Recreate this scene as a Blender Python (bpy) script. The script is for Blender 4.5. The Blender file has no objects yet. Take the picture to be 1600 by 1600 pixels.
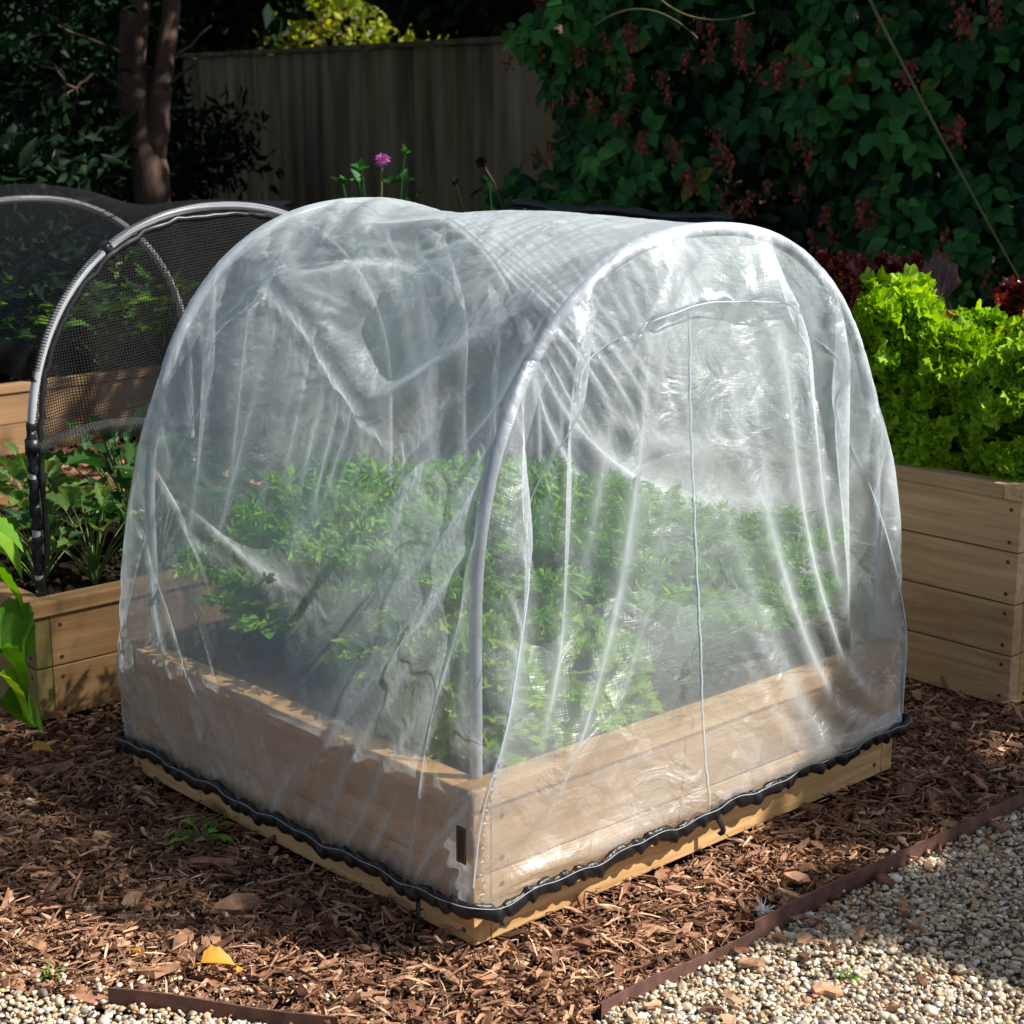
# Raised beds with net tunnels in a mulched kitchen garden. Everything is generated here.
import bpy, bmesh, math, random, time, os
import numpy as np
from mathutils import Vector, Matrix
R = math.radians
PI = math.pi
rng = np.random.default_rng(11)
random.seed(5)
scene = bpy.context.scene
col = scene.collection
W, L, CH = 1.39, 1.28, .33           # the main bed: width, length, height (metres)
CAM = np.array([-2.12359, -2.40759, 1.65419]); PITCH = .2350318; YAW = .7460127; FPX = 2770.
SUN = Vector((.205, -.25, .33)).normalized()

def project(X):
    X = np.asarray(X, float)
    d = np.array([math.cos(PITCH)*math.sin(YAW), math.cos(PITCH)*math.cos(YAW), -math.sin(PITCH)])
    r = np.array([math.cos(YAW), -math.sin(YAW), 0]); u = np.cross(r, d)
    v = X-CAM; z = v@d
    return np.stack([800+FPX*(v@r)/z, 800-FPX*(v@u)/z], -1), z

# ------------------------------------------------------------------ objects and tags
def link(o, parent=None):
    col.objects.link(o)
    if parent is not None: o.parent = parent
    return o
def tag(o, label=None, cat=None, group=None, kind=None):
    if label: o['label'] = label
    if cat: o['category'] = cat
    if group: o['group'] = group
    if kind: o['kind'] = kind
    return o
def empty(name, loc=(0, 0, 0), rz=0.):
    o = bpy.data.objects.new(name, None); col.objects.link(o)
    o.location = loc; o.rotation_euler = (0, 0, rz); o.empty_display_size = .1
    return o
def children(o): return [c for c in bpy.data.objects if c.parent == o]
def copy_tree(o, parent=None):
    c = o.copy(); col.objects.link(c); c.parent = parent
    for ch in children(o): copy_tree(ch, c)
    return c

class MB:
    """collects vertices / faces (tris and quads) with one random value per vertex, builds ONE mesh"""
    def __init__(s): s.v = []; s.t = []; s.q = []; s.r = []; s.n = 0
    def add(s, V, T=None, Q=None, r=None):
        V = np.asarray(V, np.float32).reshape(-1, 3)
        if T is not None and len(T): s.t.append(np.asarray(T, np.int64)+s.n)
        if Q is not None and len(Q): s.q.append(np.asarray(Q, np.int64)+s.n)
        s.v.append(V)
        if r is None: r = 0.5
        s.r.append(np.broadcast_to(np.asarray(r, np.float32), (len(V),)).copy() if np.ndim(r) == 0 else np.asarray(r, np.float32))
        s.n += len(V); return s
    def inst(s, tv, tt, tq, M, P, r=None):
        """template (tv, tt, tq) at N transforms: M (N,3,3), P (N,3), r (N,)"""
        N = len(P)
        if N == 0: return s
        V = np.einsum('nij,kj->nki', M, tv)+P[:, None, :]
        k = len(tv); off = (np.arange(N)*k)[:, None, None]
        T = (np.asarray(tt)[None]+off).reshape(-1, 3) if tt is not None and len(tt) else None
        Q = (np.asarray(tq)[None]+off).reshape(-1, 4) if tq is not None and len(tq) else None
        rr = np.repeat(r if r is not None else np.full(N, .5), k)
        return s.add(V.reshape(-1, 3), T, Q, rr)
    def build(s, name, mat, parent=None, smooth=True, loc=None):
        me = bpy.data.meshes.new(name)
        V = np.concatenate(s.v); T = np.concatenate(s.t) if s.t else np.zeros((0, 3), np.int64)
        Q = np.concatenate(s.q) if s.q else np.zeros((0, 4), np.int64)
        me.vertices.add(len(V)); me.vertices.foreach_set('co', V.ravel())
        li = np.concatenate([T.ravel(), Q.ravel()]).astype(np.int32)
        me.loops.add(len(li)); me.loops.foreach_set('vertex_index', li)
        nt, nq = len(T), len(Q)
        st = np.concatenate([np.arange(nt)*3, nt*3+np.arange(nq)*4]).astype(np.int32)
        me.polygons.add(nt+nq); me.polygons.foreach_set('loop_start', st)
        try: me.polygons.foreach_set('loop_total', np.concatenate([np.full(nt, 3), np.full(nq, 4)]).astype(np.int32))
        except Exception: pass
        me.update(calc_edges=True)
        me.polygons.foreach_set('use_smooth', np.full(nt+nq, bool(smooth)))
        a = me.attributes.new('rnd', 'FLOAT', 'POINT'); a.data.foreach_set('value', np.concatenate(s.r))
        me.materials.append(mat)
        me.validate()
        o = bpy.data.objects.new(name, me); link(o, parent)
        if loc is not None: o.location = loc
        return o

def frames(n, d=None, roll=None, rg=rng):
    """n rotation matrices whose local x axis points along d (N,3)"""
    d = d/np.linalg.norm(d, axis=1, keepdims=True)
    h = np.where(abs(d[:, 2:3]) > .95, np.array([[1., 0, 0]]), np.array([[0, 0, 1.]]))
    y = np.cross(h, d); y /= np.linalg.norm(y, axis=1, keepdims=True)
    z = np.cross(d, y)
    if roll is None: roll = rg.uniform(0, 2*PI, n)
    c, s_ = np.cos(roll)[:, None], np.sin(roll)[:, None]
    y2 = y*c+z*s_; z2 = -y*s_+z*c
    return np.stack([d, y2, z2], -1)

def tube(mb, pts, rad, n=10, cap=True, r=.5):
    pts = np.asarray(pts, float); m = len(pts)
    rad = np.broadcast_to(np.asarray(rad, float), (m,))
    t = np.gradient(pts, axis=0); t /= np.linalg.norm(t, axis=1, keepdims=True)+1e-12
    ref = np.array([0, 0, 1.]) if abs(t[0, 2]) < .9 else np.array([1., 0, 0])
    a = np.cross(ref, t[0]); a /= np.linalg.norm(a)
    V = []
    for i in range(m):
        a = a-t[i]*(a@t[i]); a /= np.linalg.norm(a)+1e-12
        b = np.cross(t[i], a)
        th = np.linspace(0, 2*PI, n, endpoint=False)
        V.append(pts[i]+rad[i]*(np.cos(th)[:, None]*a+np.sin(th)[:, None]*b))
    V = np.concatenate(V)
    i, j = np.meshgrid(np.arange(m-1), np.arange(n), indexing='ij'); j2 = (j+1) % n
    Q = np.stack([i*n+j, i*n+j2, (i+1)*n+j2, (i+1)*n+j], -1).reshape(-1, 4)
    T = None
    if cap:
        c0, c1 = len(V), len(V)+1; V = np.concatenate([V, pts[:1], pts[-1:]])
        k = np.arange(n); k2 = (k+1) % n
        T = np.concatenate([np.stack([np.full(n, c0), k2, k], 1), np.stack([np.full(n, c1), (m-1)*n+k, (m-1)*n+k2], 1)])
    return mb.add(V, T, Q, r)

def bevel_box(name, size, mat, parent, loc, bev=.003, rz=0., jitter=0.):
    bm = bmesh.new(); bmesh.ops.create_cube(bm, size=1.)
    for v in bm.verts: v.co = Vector((v.co.x*size[0], v.co.y*size[1], v.co.z*size[2]))
    if bev > 0: bmesh.ops.bevel(bm, geom=bm.edges[:], offset=bev, segments=2, affect='EDGES', profile=.6)
    me = bpy.data.meshes.new(name); bm.to_mesh(me); bm.free()
    for p in me.polygons: p.use_smooth = False
    me.materials.append(mat)
    o = bpy.data.objects.new(name, me); link(o, parent); o.location = loc; o.rotation_euler = (0, 0, rz)
    return o

# ------------------------------------------------------------------ materials
def newmat(name):
    m = bpy.data.materials.new(name); m.use_nodes = True; nt = m.node_tree; nt.nodes.clear()
    return m, nt
def N(nt, t, **kw):
    n = nt.nodes.new(t)
    for k, v in kw.items():
        if k.startswith('i_'): n.inputs[k[2:].replace('_', ' ')].default_value = v
        elif k.startswith('n'): n.inputs[int(k[1:])].default_value = v
        else: setattr(n, k, v)
    return n
def ramp(nt, stops, interp='LINEAR'):
    n = nt.nodes.new('ShaderNodeValToRGB'); cr = n.color_ramp; cr.interpolation = interp
    while len(cr.elements) < len(stops): cr.elements.new(.5)
    for e, (p, c) in zip(cr.elements, stops): e.position = p; e.color = (*c, 1) if len(c) == 3 else c
    return n
def out(nt, sh):
    o = nt.nodes.new('ShaderNodeOutputMaterial'); nt.links.new(sh, o.inputs['Surface']); return o

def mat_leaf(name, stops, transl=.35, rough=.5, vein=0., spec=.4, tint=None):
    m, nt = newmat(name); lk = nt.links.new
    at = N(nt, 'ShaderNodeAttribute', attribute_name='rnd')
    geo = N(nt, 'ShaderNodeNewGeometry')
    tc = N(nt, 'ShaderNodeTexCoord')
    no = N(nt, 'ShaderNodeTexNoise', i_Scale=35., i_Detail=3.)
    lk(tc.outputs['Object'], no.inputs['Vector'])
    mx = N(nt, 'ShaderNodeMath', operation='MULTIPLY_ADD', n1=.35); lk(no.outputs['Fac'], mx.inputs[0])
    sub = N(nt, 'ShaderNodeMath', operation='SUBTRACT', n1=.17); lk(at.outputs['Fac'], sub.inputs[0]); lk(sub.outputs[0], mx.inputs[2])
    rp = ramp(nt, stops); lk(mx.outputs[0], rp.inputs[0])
    p = N(nt, 'ShaderNodeBsdfPrincipled', i_Roughness=rough); p.inputs['Specular IOR Level'].default_value = spec
    lk(rp.outputs[0], p.inputs['Base Color'])
    bp = N(nt, 'ShaderNodeBump', i_Strength=.35, i_Distance=.004); n2 = N(nt, 'ShaderNodeTexNoise', i_Scale=90., i_Detail=2.)
    lk(tc.outputs['Object'], n2.inputs['Vector']); lk(n2.outputs['Fac'], bp.inputs['Height']); lk(bp.outputs[0], p.inputs['Normal'])
    tr = N(nt, 'ShaderNodeBsdfTranslucent')
    hs = N(nt, 'ShaderNodeHueSaturation', i_Saturation=1.15, i_Value=1.25, i_Hue=.485); lk(rp.outputs[0], hs.inputs['Color']); lk(hs.outputs[0], tr.inputs['Color'])
    mix = N(nt, 'ShaderNodeMixShader', n0=transl); lk(p.outputs[0], mix.inputs[1]); lk(tr.outputs[0], mix.inputs[2])
    out(nt, mix.outputs[0]); return m

def mat_plain(name, c, rough=.6, spec=.4, noise=.25, scale=20., bump=0., metal=0., c2=None):
    m, nt = newmat(name); lk = nt.links.new
    tc = N(nt, 'ShaderNodeTexCoord'); no = N(nt, 'ShaderNodeTexNoise', i_Scale=scale, i_Detail=5.); lk(tc.outputs['Object'], no.inputs['Vector'])
    a = tuple(x*(1-noise) for x in c); b = c2 or tuple(min(1, x*(1+noise)) for x in c)
    rp = ramp(nt, [(.3, a), (.7, b)]); lk(no.outputs['Fac'], rp.inputs[0])
    p = N(nt, 'ShaderNodeBsdfPrincipled', i_Roughness=rough, i_Metallic=metal); p.inputs['Specular IOR Level'].default_value = spec
    lk(rp.outputs[0], p.inputs['Base Color'])
    if bump:
        bp = N(nt, 'ShaderNodeBump', i_Strength=.6, i_Distance=bump); lk(no.outputs['Fac'], bp.inputs['Height']); lk(bp.outputs[0], p.inputs['Normal'])
    out(nt, p.outputs[0]); return m

def mat_wood(name, light, dark, green=0., rough=.62):
    """planks are modelled along their local X; grain runs along it"""
    m, nt = newmat(name); lk = nt.links.new
    tc = N(nt, 'ShaderNodeTexCoord'); oi = N(nt, 'ShaderNodeObjectInfo')
    off = N(nt, 'ShaderNodeVectorMath', operation='SCALE'); off.inputs[0].default_value = (7.3, 3.1, 5.7)
    sc = N(nt, 'ShaderNodeMath', operation='MULTIPLY', n1=9.); lk(oi.outputs['Random'], sc.inputs[0]); lk(sc.outputs[0], off.inputs['Scale'])
    add = N(nt, 'ShaderNodeVectorMath', operation='ADD'); lk(tc.outputs['Object'], add.inputs[0]); lk(off.outputs[0], add.inputs[1])
    # knots: sparse cells whose distance bends the grain
    kn = N(nt, 'ShaderNodeTexVoronoi', feature='F1', i_Scale=1.); km = N(nt, 'ShaderNodeMapping'); km.inputs['Scale'].default_value = (3.2, 7., 7.)
    lk(add.outputs[0], km.inputs['Vector']); lk(km.outputs[0], kn.inputs['Vector'])
    kr = N(nt, 'ShaderNodeMapRange'); kr.inputs['From Min'].default_value = .0; kr.inputs['From Max'].default_value = .32; kr.inputs['To Min'].default_value = 1.; kr.inputs['To Max'].default_value = 0.
    lk(kn.outputs['Distance'], kr.inputs['Value'])
    gm = N(nt, 'ShaderNodeMapping'); gm.inputs['Scale'].default_value = (1.6, 34., 34.)
    lk(add.outputs[0], gm.inputs['Vector'])
    kp = N(nt, 'ShaderNodeVectorMath', operation='SCALE'); kp.inputs[0].default_value = (0, 2.6, 2.6); lk(kr.outputs[0], kp.inputs['Scale'])
    ga = N(nt, 'ShaderNodeVectorMath', operation='ADD'); lk(gm.outputs[0], ga.inputs[0]); lk(kp.outputs[0], ga.inputs[1])
    gr = N(nt, 'ShaderNodeTexNoise', i_Scale=1., i_Detail=5., i_Roughness=.6, i_Distortion=.6); lk(ga.outputs[0], gr.inputs['Vector'])
    fm = N(nt, 'ShaderNodeMapping'); fm.inputs['Scale'].default_value = (6., 300., 300.); lk(add.outputs[0], fm.inputs['Vector'])
    fg = N(nt, 'ShaderNodeTexNoise', i_Scale=1., i_Detail=2.); lk(fm.outputs[0], fg.inputs['Vector'])
    mx = N(nt, 'ShaderNodeMath', operation='MULTIPLY_ADD', n1=.75); lk(gr.outputs['Fac'], mx.inputs[0])
    f2 = N(nt, 'ShaderNodeMath', operation='MULTIPLY', n1=.25); lk(fg.outputs['Fac'], f2.inputs[0]); lk(f2.outputs[0], mx.inputs[2])
    rp = ramp(nt, [(.33, dark), (.5, tuple((a+b)/2 for a, b in zip(light, dark))), (.66, light)]); lk(mx.outputs[0], rp.inputs[0])
    # knot core
    kc = N(nt, 'ShaderNodeMapRange'); kc.inputs['From Min'].default_value = .05; kc.inputs['From Max'].default_value = .17; kc.inputs['To Min'].default_value = .75; kc.inputs['To Max'].default_value = 0.
    lk(kn.outputs['Distance'], kc.inputs['Value'])
    mk = N(nt, 'ShaderNodeMixRGB'); mk.inputs['Color2'].default_value = (dark[0]*.35, dark[1]*.28, dark[2]*.2, 1)
    lk(kc.outputs[0], mk.inputs['Fac']); lk(rp.outputs[0], mk.inputs['Color1'])
    # weathering / algae blotches
    bn = N(nt, 'ShaderNodeTexNoise', i_Scale=3.5, i_Detail=4.); lk(add.outputs[0], bn.inputs['Vector'])
    br = N(nt, 'ShaderNodeMapRange'); br.inputs['From Min'].default_value = .42; br.inputs['From Max'].default_value = .7; br.inputs['To Max'].default_value = .35+green
    lk(bn.outputs['Fac'], br.inputs['Value'])
    mg = N(nt, 'ShaderNodeMixRGB'); mg.inputs['Color2'].default_value = (.20, .19, .07, 1) if green else (dark[0]*.8, dark[1]*.8, dark[2]*.8, 1)
    lk(br.outputs[0], mg.inputs['Fac']); lk(mk.outputs[0], mg.inputs['Color1'])
    pv = N(nt, 'ShaderNodeHueSaturation'); vr = N(nt, 'ShaderNodeMapRange'); vr.inputs['To Min'].default_value = .82; vr.inputs['To Max'].default_value = 1.12
    lk(oi.outputs['Random'], vr.inputs['Value']); lk(vr.outputs[0], pv.inputs['Value']); lk(mg.outputs[0], pv.inputs['Color'])
    p = N(nt, 'ShaderNodeBsdfPrincipled', i_Roughness=rough); p.inputs['Specular IOR Level'].default_value = .3
    lk(pv.outputs[0], p.inputs['Base Color'])
    bp = N(nt, 'ShaderNodeBump', i_Strength=.35, i_Distance=.0015); lk(mx.outputs[0], bp.inputs['Height']); lk(bp.outputs[0], p.inputs['Normal'])
    out(nt, p.outputs[0]); return m

def mat_attr(name, stops, rough=.7, spec=.3, scale=60., amt=.3, bump=.002, grain=(1, 1, 1)):
    """colour per piece from the rnd attribute, plus fine noise"""
    m, nt = newmat(name); lk = nt.links.new
    at = N(nt, 'ShaderNodeAttribute', attribute_name='rnd'); tc = N(nt, 'ShaderNodeTexCoord')
    mp = N(nt, 'ShaderNodeMapping'); mp.inputs['Scale'].default_value = grain; lk(tc.outputs['Object'], mp.inputs['Vector'])
    no = N(nt, 'ShaderNodeTexNoise', i_Scale=scale, i_Detail=4.); lk(mp.outputs[0], no.inputs['Vector'])
    rp = ramp(nt, stops); lk(at.outputs['Fac'], rp.inputs[0])
    hv = N(nt, 'ShaderNodeMapRange'); hv.inputs['From Min'].default_value = .3; hv.inputs['From Max'].default_value = .7; hv.inputs['To Min'].default_value = 1-amt; hv.inputs['To Max'].default_value = 1+amt
    lk(no.outputs['Fac'], hv.inputs['Value'])
    hs = N(nt, 'ShaderNodeHueSaturation'); lk(rp.outputs[0], hs.inputs['Color']); lk(hv.outputs[0], hs.inputs['Value'])
    p = N(nt, 'ShaderNodeBsdfPrincipled', i_Roughness=rough); p.inputs['Specular IOR Level'].default_value = spec
    lk(hs.outputs[0], p.inputs['Base Color'])
    if bump:
        bp = N(nt, 'ShaderNodeBump', i_Strength=.7, i_Distance=bump); lk(no.outputs['Fac'], bp.inputs['Height']); lk(bp.outputs[0], p.inputs['Normal'])
    out(nt, p.outputs[0]); return m

def mat_net(name, cover=.34, white=(.85, .93, 1.)):
    """woven insect mesh: mostly holes, denser when seen at a grazing angle, scatters light both ways"""
    m, nt = newmat(name); lk = nt.links.new
    geo = N(nt, 'ShaderNodeNewGeometry'); dot = N(nt, 'ShaderNodeVectorMath', operation='DOT_PRODUCT')
    lk(geo.outputs['True Normal'], dot.inputs[0]); lk(geo.outputs['Incoming'], dot.inputs[1])
    ab = N(nt, 'ShaderNodeMath', operation='ABSOLUTE'); lk(dot.outputs['Value'], ab.inputs[0])
    mxx = N(nt, 'ShaderNodeMath', operation='MAXIMUM', n1=.12); lk(ab.outputs[0], mxx.inputs[0])
    inv = N(nt, 'ShaderNodeMath', operation='DIVIDE', n0=1.); lk(mxx.outputs[0], inv.inputs[1])
    pw = N(nt, 'ShaderNodeMath', operation='POWER', n0=1-cover); lk(inv.outputs[0], pw.inputs[1])
    uv = N(nt, 'ShaderNodeUVMap')
    # threads and packing creases
    def noise(sc, mapping, detail=2., dist=0.):
        mp = N(nt, 'ShaderNodeMapping'); mp.inputs['Scale'].default_value = mapping; lk(uv.outputs[0], mp.inputs['Vector'])
        n = N(nt, 'ShaderNodeTexNoise', i_Scale=sc, i_Detail=detail, i_Distortion=dist); lk(mp.outputs[0], n.inputs['Vector']); return n
    nA = noise(1., (340., 26., 1.), 1.); nB = noise(1., (26., 340., 1.), 1.)
    thr = N(nt, 'ShaderNodeMath', operation='MULTIPLY'); lk(nA.outputs['Fac'], thr.inputs[0]); lk(nB.outputs['Fac'], thr.inputs[1])
    cr = noise(7., (1., 1., 1.), 3., 1.2)
    vr = N(nt, 'ShaderNodeTexVoronoi', feature='DISTANCE_TO_EDGE', i_Scale=7.); wv = N(nt, 'ShaderNodeVectorMath', operation='ADD')
    ws = N(nt, 'ShaderNodeVectorMath', operation='SCALE', i_Scale=.045); lk(cr.outputs['Color'], ws.inputs[0]); lk(uv.outputs[0], wv.inputs[0]); lk(ws.outputs[0], wv.inputs[1])
    lk(wv.outputs[0], vr.inputs['Vector'])
    vm = N(nt, 'ShaderNodeMath', operation='MINIMUM', n1=.10); lk(vr.outputs['Distance'], vm.inputs[0])
    h1 = N(nt, 'ShaderNodeMath', operation='MULTIPLY', n1=.0095); lk(cr.outputs['Fac'], h1.inputs[0])
    h2 = N(nt, 'ShaderNodeMath', operation='MULTIPLY_ADD', n1=.012); lk(vm.outputs[0], h2.inputs[0]); lk(h1.outputs[0], h2.inputs[2])
    h3 = N(nt, 'ShaderNodeMath', operation='MULTIPLY_ADD', n1=.0012); lk(thr.outputs[0], h3.inputs[0]); lk(h2.outputs[0], h3.inputs[2])
    # angular facets: every cell of cloth leans its own way, so light breaks along sharp creases
    def facet(scale, k, prev):
        vz = N(nt, 'ShaderNodeTexVoronoi', feature='F1', i_Scale=scale); lk(wv.outputs[0], vz.inputs['Vector'])
        d1 = N(nt, 'ShaderNodeVectorMath', operation='SUBTRACT'); lk(wv.outputs[0], d1.inputs[0]); lk(vz.outputs['Position'], d1.inputs[1])
        d2 = N(nt, 'ShaderNodeVectorMath', operation='SUBTRACT'); lk(vz.outputs['Color'], d2.inputs[0]); d2.inputs[1].default_value = (.5, .5, .5)
        dd = N(nt, 'ShaderNodeVectorMath', operation='DOT_PRODUCT'); lk(d1.outputs[0], dd.inputs[0]); lk(d2.outputs[0], dd.inputs[1])
        mm = N(nt, 'ShaderNodeMath', operation='MULTIPLY_ADD', n1=k); lk(dd.outputs['Value'], mm.inputs[0]); lk(prev.outputs[0], mm.inputs[2]); return mm
    h3 = facet(4.2, .34, h3); h3 = facet(13., .17, h3)
    bp = N(nt, 'ShaderNodeBump', i_Strength=1., i_Distance=1.); lk(h3.outputs[0], bp.inputs['Height'])
    df = N(nt, 'ShaderNodeBsdfDiffuse'); df.inputs['Color'].default_value = (*white, 1); lk(bp.outputs[0], df.inputs['Normal'])
    tr = N(nt, 'ShaderNodeBsdfTranslucent'); tr.inputs['Color'].default_value = (*white, 1); lk(bp.outputs[0], tr.inputs['Normal'])
    gl = N(nt, 'ShaderNodeBsdfGlossy', i_Roughness=.47); gl.inputs['Color'].default_value = (.95, .97, 1., 1); lk(bp.outputs[0], gl.inputs['Normal'])
    m1 = N(nt, 'ShaderNodeMixShader', n0=.66); lk(df.outputs[0], m1.inputs[1]); lk(tr.outputs[0], m1.inputs[2])
    sp = N(nt, 'ShaderNodeMapRange'); sp.inputs['From Min'].default_value = .26; sp.inputs['From Max'].default_value = .36; sp.inputs['To Min'].default_value = .18; sp.inputs['To Max'].default_value = .58; lk(thr.outputs[0], sp.inputs['Value'])
    m2 = N(nt, 'ShaderNodeMixShader', n0=.36); lk(sp.outputs[0], m2.inputs[0]); lk(m1.outputs[0], m2.inputs[1]); lk(gl.outputs[0], m2.inputs[2])
    tp = N(nt, 'ShaderNodeBsdfTransparent')
    m3 = N(nt, 'ShaderNodeMixShader'); lk(pw.outputs[0], m3.inputs[0]); lk(m2.outputs[0], m3.inputs[1]); lk(tp.outputs[0], m3.inputs[2])
    out(nt, m3.outputs[0]); return m

def mat_black_net(name, pitch=.0080, duty=.33):
    """coarse black garden netting: a real grid of square holes laid out in UV metres"""
    m, nt = newmat(name); lk = nt.links.new
    uv = N(nt, 'ShaderNodeUVMap'); sp = N(nt, 'ShaderNodeSeparateXYZ'); lk(uv.outputs[0], sp.inputs[0])
    def line(o):
        d = N(nt, 'ShaderNodeMath', operation='DIVIDE', n1=pitch); lk(o, d.inputs[0])
        f = N(nt, 'ShaderNodeMath', operation='FRACT'); lk(d.outputs[0], f.inputs[0])
        l = N(nt, 'ShaderNodeMath', operation='LESS_THAN', n1=duty); lk(f.outputs[0], l.inputs[0]); return l
    a, b = line(sp.outputs['X']), line(sp.outputs['Y'])
    mx = N(nt, 'ShaderNodeMath', operation='MAXIMUM'); lk(a.outputs[0], mx.inputs[0]); lk(b.outputs[0], mx.inputs[1])
    p = N(nt, 'ShaderNodeBsdfPrincipled', i_Roughness=.6); p.inputs['Specular IOR Level'].default_value = .25; p.inputs['Base Color'].default_value = (.010, .0105, .012, 1)
    no = N(nt, 'ShaderNodeTexNoise', i_Scale=260., i_Detail=2.); lk(uv.outputs[0], no.inputs['Vector'])
    bp = N(nt, 'ShaderNodeBump', i_Strength=.5, i_Distance=.002); lk(no.outputs['Fac'], bp.inputs['Height']); lk(bp.outputs[0], p.inputs['Normal'])
    tp = N(nt, 'ShaderNodeBsdfTransparent')
    m3 = N(nt, 'ShaderNodeMixShader'); lk(mx.outputs[0], m3.inputs[0]); lk(tp.outputs[0], m3.inputs[1]); lk(p.outputs[0], m3.inputs[2])
    out(nt, m3.outputs[0]); return m

M = {}
M['wood'] = mat_wood('pine_wood', (.74, .48, .23), (.38, .205, .075))
M['wood_back'] = mat_wood('dim_wood', (.40, .245, .125), (.24, .14, .07))  # darker copy of the tan wood, its tone standing in for dim light
M['wood_tan'] = mat_wood('tan_wood', (.68, .41, .19), (.33, .175, .07), green=.0)
M['wood_green'] = mat_wood('treated_wood', (.42, .33, .12), (.24, .19, .06), green=.35)
M['wood_grey'] = mat_wood('weathered_wood', (.84, .59, .33), (.45, .285, .145), green=.0)
M['screw'] = mat_plain('dark_screw', (.05, .045, .04), .5, .5)
M['soil'] = mat_plain('dark_soil', (.030, .020, .014), .95, .1, .5, 60., .01)
M['earth'] = mat_plain('mulched_earth', (.045, .024, .016), .95, .1, .5, 45., .012)
M['chip'] = mat_attr('bark_mulch', [(0, (.030, .014, .010)), (.25, (.12, .056, .030)), (.55, (.33, .165, .095)), (.82, (.53, .31, .185)), (1, (.72, .52, .34))], .72, .25, 50., .35, .003)
M['pebble'] = mat_attr('gravel_stone', [(0, (.10, .09, .085)), (.07, (.28, .25, .22)), (.2, (.50, .42, .31)), (.5, (.52, .36, .20)), (.58, (.42, .22, .11)), (.68, (.60, .52, .40)), (.85, (.70, .62, .48)), (1, (.84, .80, .72))], .6, .4, 130., .2, .001)
M['gravel_bed'] = mat_plain('gravel_bed', (.16, .12, .085), .9, .2, .4, 120., .004)
M['steel'] = mat_plain('rusty_steel_edging', (.15, .075, .06), .65, .4, .35, 30., .001, metal=.15)
M['hoop'] = mat_plain('grey_pipe', (.42, .45, .48), .28, .6, .05, 20.)
M['silver'] = mat_plain('silver_pipe', (.46, .48, .51), .27, .7, .06, 30.)
M['net'] = mat_net('white_insect_mesh')
M['seam'] = mat_leaf('doubled_seam', [(0, (.70, .76, .82)), (1, (.86, .90, .94))], .5, .4)
M['hem'] = mat_plain('black_elastic_hem', (.011, .011, .013), .40, .4, .3, 40., .002)
M['thread'] = mat_plain('white_thread', (.45, .45, .48), .6)
M['tagmat'] = mat_plain('black_label', (.02, .022, .018), .5)
M['tagline'] = mat_plain('label_edge', (.18, .19, .15), .5)
M['black_net'] = mat_black_net('black_netting')
M['black_net_dense'] = mat_black_net('black_netting_folded', .006, .62)
M['rolled'] = mat_plain('rolled_black_net', (.008, .008, .009), .8, .15, .5, 200., .003)
M['black_plastic'] = mat_plain('black_plastic', (.015, .015, .018), .4, .5, .2)
M['lettuce'] = mat_leaf('green_lettuce', [(0, (.08, .20, .008)), (.4, (.22, .45, .012)), (.7, (.36, .60, .03)), (1, (.60, .78, .09))], .42, .38, spec=.5)
M['redleaf'] = mat_leaf('red_lettuce', [(0, (.05, .012, .015)), (.5, (.17, .02, .025)), (.8, (.30, .06, .03)), (1, (.34, .22, .05))], .3, .28, spec=.8)
M['bronze'] = mat_leaf('bronze_leaf', [(0, (.06, .02, .02)), (.5, (.12, .045, .03)), (.85, (.32, .15, .02)), (1, (.40, .24, .05))], .3, .25, spec=.9)
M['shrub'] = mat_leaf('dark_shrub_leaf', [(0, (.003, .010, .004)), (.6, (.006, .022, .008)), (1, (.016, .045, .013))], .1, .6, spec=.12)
M['carrot'] = mat_leaf('feathery_green', [(0, (.06, .19, .012)), (.5, (.15, .42, .025)), (1, (.36, .66, .06))], .4, .5)
M['chard'] = mat_leaf('bright_leaf', [(0, (.06, .18, .012)), (.5, (.18, .42, .03)), (1, (.50, .66, .06))], .4, .45)
M['kale'] = mat_leaf('kale_leaf', [(0, (.022, .085, .035)), (.5, (.09, .23, .055)), (1, (.34, .50, .12))], .35, .45)
M['squash'] = mat_leaf('squash_leaf', [(0, (.05, .17, .012)), (.5, (.11, .30, .02)), (1, (.28, .46, .04))], .45, .5)
M['berryleaf'] = mat_leaf('strawberry_leaf', [(0, (.02, .08, .015)), (.6, (.06, .20, .03)), (1, (.22, .38, .04))], .35, .45)
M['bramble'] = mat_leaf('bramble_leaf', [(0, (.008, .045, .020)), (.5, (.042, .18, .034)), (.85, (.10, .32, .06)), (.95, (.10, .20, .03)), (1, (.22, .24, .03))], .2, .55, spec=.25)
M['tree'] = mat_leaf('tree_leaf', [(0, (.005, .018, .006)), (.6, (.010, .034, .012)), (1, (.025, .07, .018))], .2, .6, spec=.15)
M['brighttree'] = mat_leaf('yellow_green_leaf', [(0, (.15, .25, .02)), (.5, (.40, .48, .05)), (1, (.75, .70, .12))], .5, .5)
M['bark'] = mat_attr('brown_bark', [(0, (.075, .048, .037)), (1, (.10, .065, .05))], .85, .2, 9., .6, .02, (1, 1, .3))
M['cane'] = mat_plain('bramble_cane', (.13, .13, .045), .6, .3, .3, 20.)
M['stem'] = mat_plain('green_stem', (.13, .20, .05), .5, .4, .2)
M['berry'] = mat_attr('bramble_berry', [(0, (.12, .015, .018)), (.5, (.32, .035, .035)), (.8, (.42, .085, .055)), (.96, (.40, .18, .06)), (1, (.10, .14, .04))], .35, .5, 60., .2, 0)
M['fence'] = mat_attr('fence_board', [(0, (.17, .14, .08)), (.5, (.27, .22, .15)), (1, (.24, .21, .09))], .85, .2, 1.6, .55, .002, (4, 4, .5))
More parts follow.
